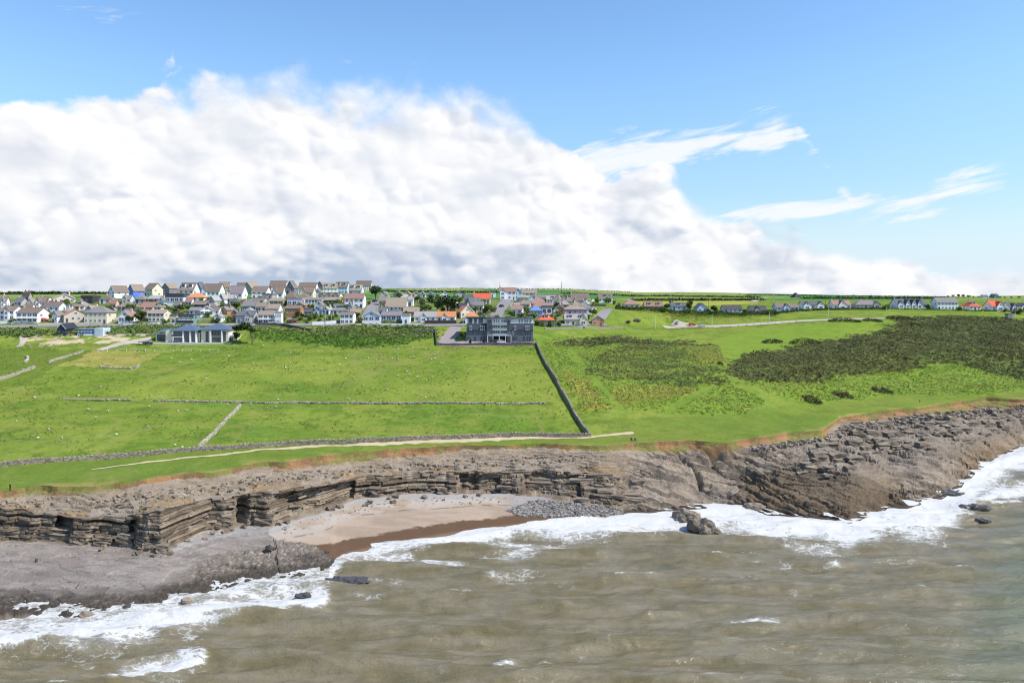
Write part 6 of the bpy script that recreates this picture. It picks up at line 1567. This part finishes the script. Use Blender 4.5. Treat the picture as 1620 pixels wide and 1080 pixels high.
rock_mass(1198, 806, 34, 4.0, 1.3, 'low dark rock awash under the brown headland', .2, 4)
rock_mass(546, 922, 74, 4.2, .62, 'flat blue black wet rock awash in the shallows beside the platform tip', .9, 5, sub_=4)
rock_mass(478, 944, 26, 2.2, .5, 'small dark wet rock left of the flat blue black one', .9, 6)
rock_mass(293, 952, 16, 1.6, .8, 'small square rock in the foam off the shore platform', .3, 7, sub_=3)
rock_mass(134, 976, 24, 2.2, .8, 'brown boulder at the water edge near the left corner of the platform', .3, 8, sub_=3)
rock_mass(198, 962, 14, 1.4, .7, 'small dark boulder at the platform edge in the foam', .8, 9, sub_=3)
rock_mass(1496, 782, 70, 5, .9, 'low dark reef awash at the right, nearest the headland', .9, 10, .2)
rock_mass(1548, 805, 48, 4, .8, 'low dark reef awash further right among the foam', .9, 11, -.1)
rock_mass(1560, 824, 30, 3, .6, 'smallest dark reef rock in the right hand foam', .9, 12)
rock_mass(1440, 790, 60, 5, 1.0, 'brown weedy rock apron at the tip of the headland', .3, 13, .2)
rock_mass(56, 887, 5, .6, .7, 'tiny dark stone sitting on the pale shore platform', .8, 14, sub_=2, z0=1.9)
rock_mass(426, 868, 16, 1.3, .9, 'dark stone at the top edge of the mussel bed', .8, 15, sub_=3, z0=1.9)

# ---------------------------------------------------------------- sheep, people
def skin_mesh(name, verts, edges, rad, sub_=1):
    me = bpy.data.meshes.new(name); me.from_pydata(verts, edges, []); o = bpy.data.objects.new(name, me); COL.objects.link(o)
    sk = o.modifiers.new('skin', 'SKIN'); sk.use_smooth_shade = True
    for i, sv in enumerate(me.skin_vertices[0].data):
        r = rad[i]; sv.radius = r if isinstance(r, tuple) else (r, r); sv.use_root = (i == 0)
    sb = o.modifiers.new('sub', 'SUBSURF'); sb.levels = sub_; sb.render_levels = sub_
    dg = bpy.context.evaluated_depsgraph_get(); dg.update(); m2 = bpy.data.meshes.new_from_object(o.evaluated_get(dg)); m2.name = name
    bpy.data.objects.remove(o); return m2

def sheep_mesh(graze):
    hz_ = .32 if graze else .86; hx = .72 if graze else .68
    v = [(0, 0, .58), (-.30, 0, .60), (.28, 0, .60), (.46, 0, .64 if not graze else .52), (hx - .08, 0, hz_ + .02), (hx + .10, 0, hz_ - .07)]
    e = [(0, 1), (0, 2), (2, 3), (3, 4), (4, 5)]; r = [(.27, .27), (.24, .25), (.23, .25), (.13, .14), (.085, .09), (.05, .05)]
    for (bx, par) in ((-.30, 1), (.28, 2)):
        for sy in (-.12, .12):
            n = len(v); v += [(bx, sy, .34), (bx + .02, sy, .18), (bx, sy, .0)]; e += [(par, n), (n, n + 1), (n + 1, n + 2)]; r += [.075, .045, .04]
    m_ = skin_mesh('sheep', v, e, r); m_.materials.append(plain('wool', (.56, .52, .43), .95, .2, 6.0)); m_.materials.append(plain('sheep_face', (.30, .26, .22), .9))
    for pl in m_.polygons:
        c = pl.center; pl.material_index = 1 if (c.x > .56 or c.z < .30) else 0
    return m_
SHEEP = [sheep_mesh(True), sheep_mesh(True), sheep_mesh(False)]
FL, FM, FB, FR = 'sheep in the left fields', 'sheep in the big middle field', 'sheep in the lowest field', 'sheep on the right hand common'
sheep_at = [(26, 667), (55, 630), (124, 627), (160, 613), (77, 681), (60, 694), (140, 649), (171, 651), (152, 662), (98, 694), (184, 689), (236, 644), (234, 676), (282, 651), (295, 650), (257, 632), (361, 641), (288, 709), (277, 705), (397, 641), (437, 645),
            (412, 541), (417, 548), (504, 546), (516, 545), (504, 557), (510, 557), (459, 559), (453, 560), (417, 561), (362, 564), (321, 567), (303, 570), (285, 574), (272, 568), (459, 575), (402, 577), (498, 579), (452, 583), (509, 585), (537, 578), (326, 600),
            (547, 568), (575, 552), (584, 553), (602, 551), (630, 553), (626, 549), (653, 551), (674, 553), (620, 567), (629, 564), (630, 569), (649, 566), (654, 566), (688, 562), (688, 568), (682, 569), (701, 566), (698, 575), (702, 575), (709, 584), (644, 589), (648, 594), (630, 595),
            (660, 597), (674, 602), (683, 597), (719, 603), (582, 567), (574, 610), (602, 563), (569, 568), (585, 574), (612, 617), (665, 616), (660, 625), (667, 627), (673, 630), (440, 633), (552, 632),
            (1005, 503), (1022, 503), (1027, 503), (1051, 503), (1058, 503), (1097, 506), (1105, 506), (1116, 507), (1134, 506), (1154, 508), (1160, 507), (1181, 507), (1194, 506), (1210, 506), (1183, 513), (1238, 502), (1222, 501), (1331, 495), (1344, 496), (1378, 495), (1383, 495), (1430, 497), (1479, 497), (1456, 491)]
for i, (x, y) in enumerate(sheep_at):
    p = ground(x, y); o = link('sheep', SHEEP[i % 3], None, p); o.rotation_euler = (0, 0, random.choice((0, math.pi)) + random.uniform(-.8, .8)); sc = random.uniform(.68, .88); o.scale = (sc, sc, sc)
    if x > 980: lb, gr = 'white sheep grazing on the common below the right hand lane', FR
    elif y > 636: lb, gr = ('white sheep grazing left of the short slanting wall', FB) if x < 360 else ('white sheep just right of the short slanting wall', FB)
    elif x < 350 and y > 600 or x < 160: lb, gr = 'white sheep on the far left grass above the tumbled wall', FL
    elif x < 350: lb, gr = 'white sheep on the grass below the villa fence', FL
    elif x < 545: lb, gr = 'white sheep in the left half of the big middle field', FM
    elif y < 606: lb, gr = 'white sheep in the flock below the scrub and apartment wall', FM
    else: lb, gr = 'white sheep near the tumbled wall in the middle field', FM
    tag(o, lb, 'sheep', gr)

def person(px, py, label, shirt, trousers, rz=0.0, sit=False, scale=1.0):
    if sit:
        v = [(0, 0, .16), (0, .02, .42), (0, .0, .66), (0, -.02, .76), (0, -.03, .93)]; e = [(0, 1), (1, 2), (2, 3), (3, 4)]; r = [(.15, .13), (.14, .11), (.17, .10), .06, (.085, .10)]
        for s in (-1, 1):
            n = len(v); v += [(s * .10, -.22, .22), (s * .12, -.45, .42), (s * .12, -.62, .20), (s * .12, -.72, .05), (s * .12, -.84, .05)]; e += [(0, n), (n, n + 1), (n + 1, n + 2), (n + 2, n + 3), (n + 3, n + 4)]; r += [.085, .065, .05, .045, .035]
            n = len(v); v += [(s * .20, 0, .64), (s * .25, -.10, .40), (s * .18, -.32, .38)]; e += [(2, n), (n, n + 1), (n + 1, n + 2)]; r += [.06, .045, .035]
        hips, neck, crown_ = .22, .74, .9
    else:
        v = [(0, 0, .93), (0, 0, 1.15), (0, 0, 1.40), (0, -.01, 1.50), (0, -.02, 1.66)]; e = [(0, 1), (1, 2), (2, 3), (3, 4)]; r = [(.15, .11), (.14, .10), (.18, .10), .06, (.085, .10)]
        for s in (-1, 1):
            n = len(v); st_ = s * .07; v += [(s * .09, 0, .82), (s * .10, -.04 + st_, .48), (s * .10, st_, .10), (s * .10, st_ + .02, .04), (s * .10, st_ - .14, .03)]; e += [(0, n), (n, n + 1), (n + 1, n + 2), (n + 2, n + 3), (n + 3, n + 4)]; r += [.09, .065, .05, .045, .035]
            n = len(v); v += [(s * .20, 0, 1.38), (s * .25, .03, 1.12), (s * .23, -.06, .88), (s * .22, -.08, .80)]; e += [(2, n), (n, n + 1), (n + 1, n + 2), (n + 2, n + 3)]; r += [.06, .048, .036, .034]
        hips, neck, crown_ = .95, 1.49, 1.66
    m_ = skin_mesh('person', v, e, r)
    for mm in (shirt, trousers, plain('skin', (.50, .32, .24), .7), plain('hair', (.06, .04, .03), .8)):
        m_.materials.append(mm)
    for pl in m_.polygons:
        c = pl.center
        pl.material_index = (3 if (c.z > crown_ + .02 or c.y > .03) else 2) if c.z > neck else (1 if c.z < hips or (sit and c.y < -.18) else 0)
        if not sit and abs(c.x) > .19 and c.z < .9: pl.material_index = 2
    o = link('person', m_, None, ground(px, py)); o.rotation_euler = (0, 0, rz); o.scale = (scale,) * 3; return tag(o, label, 'person', 'people on the cliff top')
BLK = plain('black_cloth', (.015, .015, .018), .9); RED = plain('dark_red_cloth', (.22, .04, .03), .9); NAVY = plain('navy_cloth', (.03, .04, .08), .9); WHT = plain('white_cloth', (.6, .6, .62), .9)
person(16, 776, 'person in black standing on the grass near the left edge', BLK, BLK, 2.6, False, 1.05)
person(998.5, 696.5, 'person in dark clothes sitting on the clifftop grass', BLK, NAVY, .3, True, 1.15)
person(1005, 696.5, 'person in a dark red top sitting on the clifftop grass', RED, NAVY, -.3, True, 1.15)
person(1455, 636, 'person in pale top and dark trousers walking on the right hand grass', WHT, NAVY, 1.4, False, 1.05)

# ---------------------------------------------------------------- cars, poles
M_TYRE = plain('tyre', (.02, .02, .02), .9); M_RIM = plain('rim', (.45, .45, .46), .3, metal=.6); M_LAMP = plain('lamp_glass', (.6, .6, .55), .2)
def car_proto():
    root = empty('car', (0, 0, 0)); b_ = MB()
    prof = [(-2.1, .35), (-2.12, .75), (-1.95, .92), (-1.2, .98), (1.35, .98), (2.0, .85), (2.12, .6), (2.1, .32)]
    b_.prism(prof, -.86, .86, 'y').build('body', None, root).data.materials.append(None)
    cab = [(-1.75, .985), (-1.35, 1.42), (.25, 1.45), (1.15, .985)]; MB().prism(cab, -.74, .74, 'y').build('glasshouse', M_GLASS, root)
    rf = MB().box(-1.3, .2, -.70, .70, 1.455, 1.50); rf.build('roof', None, root).data.materials.append(None)
    wm = MB().tube([(0, -.11, 0), (0, .11, 0)], [.32, .32], 12).mesh('tyre', M_TYRE); rm_ = MB().tube([(0, -.125, 0), (0, .125, 0)], [.19, .19], 8).mesh('rim', M_RIM)
    for x in (-1.3, 1.3):
        for y in (-.78, .78):
            w_ = link('wheel', wm, root, (x, y, .32)); link('rim', rm_, w_)
    hm = MB().box(-.03, .03, -.18, .18, -.07, .07).mesh('headlight', M_LAMP); tm = MB().box(-.03, .03, -.15, .15, -.08, .08).mesh('tail_light', plain('tail_red', (.4, .02, .02), .3))
    for y in (-.6, .6):
        link('headlight', hm, root, (2.1, y, .68)); link('tail_light', tm, root, (-2.12, y, .74))
    return root
CAR = car_proto(); first = [True]
PAINT = dict(red=(.55, .02, .02), silver=(.50, .52, .55), white=(.75, .75, .75), black=(.02, .02, .025), blue=(.04, .10, .35), dred=(.22, .02, .03), grey=(.16, .17, .18))
def car(px, py, colr, rz, label, group='parked cars'):
    c = CAR if first[0] else copy_tree(CAR); first[0] = False; p = ground(px, py); c.location = p + Vector((0, 0, .2)); c.rotation_euler = (0, 0, rz); tag(c, label, 'car', group)
    pm = plain('paint_' + colr, PAINT[colr], .25, .05, spec=.5)
    for ch in c.children:
        if ch.name.split('.')[0] in ('body', 'roof'):
            ch.material_slots[0].link = 'OBJECT'; ch.material_slots[0].material = pm
car(1072, 512.5, 'silver', .9, 'silver car parked at the back left of the gravel car park')
car(1095, 515.5, 'red', .1, 'bright red car in the gravel car park')
car(1110.5, 516.5, 'silver', .2, 'silver blue car right of the red one in the gravel car park')
car(994.5, 511, 'dred', 1.2, 'dark red car on the grass left of the car park')
car(1008, 509, 'black', .3, 'black car on the grass between dark red car and car park')
car(225, 545, 'white', .2, 'white car on the gravel left of the villa')
car(234, 545, 'black', .1, 'black car beside the white one left of the villa')
car(793, 543.5, 'white', .1, 'white car in the apartment courtyard')
car(784, 542.5, 'black', .1, 'black car left of the white one in the apartment courtyard')
car(816, 544, 'grey', .1, 'dark grey car at the right of the apartment courtyard')
car(793.5, 486, 'black', 1.2, 'dark car climbing the lane above the apartments')
car(70, 508, 'red', .2, 'bright red car beside the long white house')
car(31, 511, 'white', .1, 'white car in front of the long white house')
car(245, 514, 'white', .05, 'white car on the coast road below the cream house')
car(464, 510, 'dred', .9, 'dark red car parked above the bend of the retaining wall')
car(387, 479, 'red', .3, 'tiny red car between the middle roofs below the skyline')
car(920, 518.5, 'silver', .0, 'silver car on the road below the cream bungalow')
car(593, 478, 'black', 1.3, 'dark car at the top of the steep street')
car(1607, 494, 'white', .1, 'white car at the right edge of the lane')

M_POLE = plain('grey_pole', (.55, .55, .53), .6); M_POLED = plain('dark_pole', (.07, .06, .05), .9)
def pole(px, py, hpx, label, material, lamp=False, arm=False, Y=None, r=.09):
    p = ground(px, py) if Y is None else Vector(((px - 810) * Y / FP, Y, H - (py - HY) * Y / FP)); hm = hpx * p.y / FP; root = empty('street_lamp' if lamp else 'utility_pole', p); tag(root, label, 'lamp post' if lamp else 'pole', 'lamp posts along the track' if lamp else 'utility poles')
    MB().tube([(0, 0, -.5), (0, 0, hm * .5), (0, 0, hm)], [r * 1.2, r, r * .7], 6).build('pole', material, root)
    if lamp:
        MB().tube([(0, 0, hm - .1), (.5, -.4, hm + .15)], [.05, .04], 5).build('arm', material, root); MB().box(.35, .85, -.6, -.3, hm + .1, hm + .22).build('lamp_head', material, root)
    if arm:
        MB().box(-1.0, 1.0, -.06, .06, hm - .5, hm - .36).build('crossarm', M_POLED, root)
for (x, y, hh, lb) in ((1036.5, 519, 21, 'pale lamp post at the left end of the car park fence'), (1126.5, 517.5, 21, 'pale lamp post at the right end of the car park'), (1217.5, 511.5, 18, 'pale lamp post halfway along the pale track'), (1310.5, 502, 14, 'pale lamp post at the far end of the pale track'), (1402.5, 497, 12, 'pale lamp post on the grass above the big gorse thicket'), (1606, 502, 12, 'pale lamp post beside the stone shed')):
    pole(x, y, hh, lb, M_POLE, True, r=.13)
for (x, y, hh, lb, ar) in ((790.5, 473, 28, 'tall dark mast on the skyline above the lane', False), (979, 470, 16, 'dark pole with crossarm on the skyline right of town', True), (524, 515, 21, 'thin pole left of the white two storey house', False), (515, 514, 17, 'second thin pole just left of another by the white wall', False),
                       (732.5, 518, 21, 'pale pole at the left of the apartments', False), (192.5, 494, 12, 'thin pole in front of the wide tan hipped roof', False), (226.5, 506, 16, 'thin pole in the thicket left of the cream house', False), (272, 520, 17, 'dark pole on the bank above the villa', True), (1121, 489, 13, 'dark pole behind the blue chalet on the right hand lane', False),
                       (1306, 488, 17, 'dark pole between the double gabled house and the reddish roof', False), (951, 512, 15, 'pole in front of the orange based garage', False), (881, 516, 16, 'pole left of the cream bungalow with arched dormers', False)):
    pole(x, y, hh, lb, M_POLED if ar or 'dark' in lb else M_POLE, False, ar)
pole(888.5, 461, 16, 'far thin mast on the green skyline right of centre', M_POLED, Y=900, r=.25)

# ---------------------------------------------------------------- say which shrub and wall is which by the house it stands next to
bpy.context.view_layer.update()
_hs = [(proj(o.location), o['label']) for o in COL.objects if o.get('category') == 'house']
_hs = [(q, l) for q, l in _hs if len(l.split()) <= 12]
for o in COL.objects:
    if o.get('group') not in ('garden shrubs between the houses', 'garden walls between the houses', 'shrubs along the right hand lane'):
        continue
    x, y = proj(o.location); q, l = min(_hs, key=lambda t: abs(t[0][0] - x) + 1.6 * abs(t[0][1] - y)); dx, dy = x - q[0], y - q[1]
    rel_ = ('left of the ' if dx < 0 else 'right of the ') if abs(dx) > 9 else ('below the ' if dy > 1.5 else 'above the ' if dy < -1.5 else 'before the ')
    kind_ = 'shrub ' if 'shrubs' in o['group'] else o['label'].split(' garden wall')[0].replace('short ', '').replace(' rendered', '').replace(' boarded', '') + ' wall '
    if kind_ == 'shrub ': kind_ = ('large shrub ' if o.scale.z * FP / o.location.y > 8.7 else 'small shrub ')
    w_ = (kind_ + rel_ + l).split()
    if len(w_) <= 16: o['label'] = ' '.join(w_)
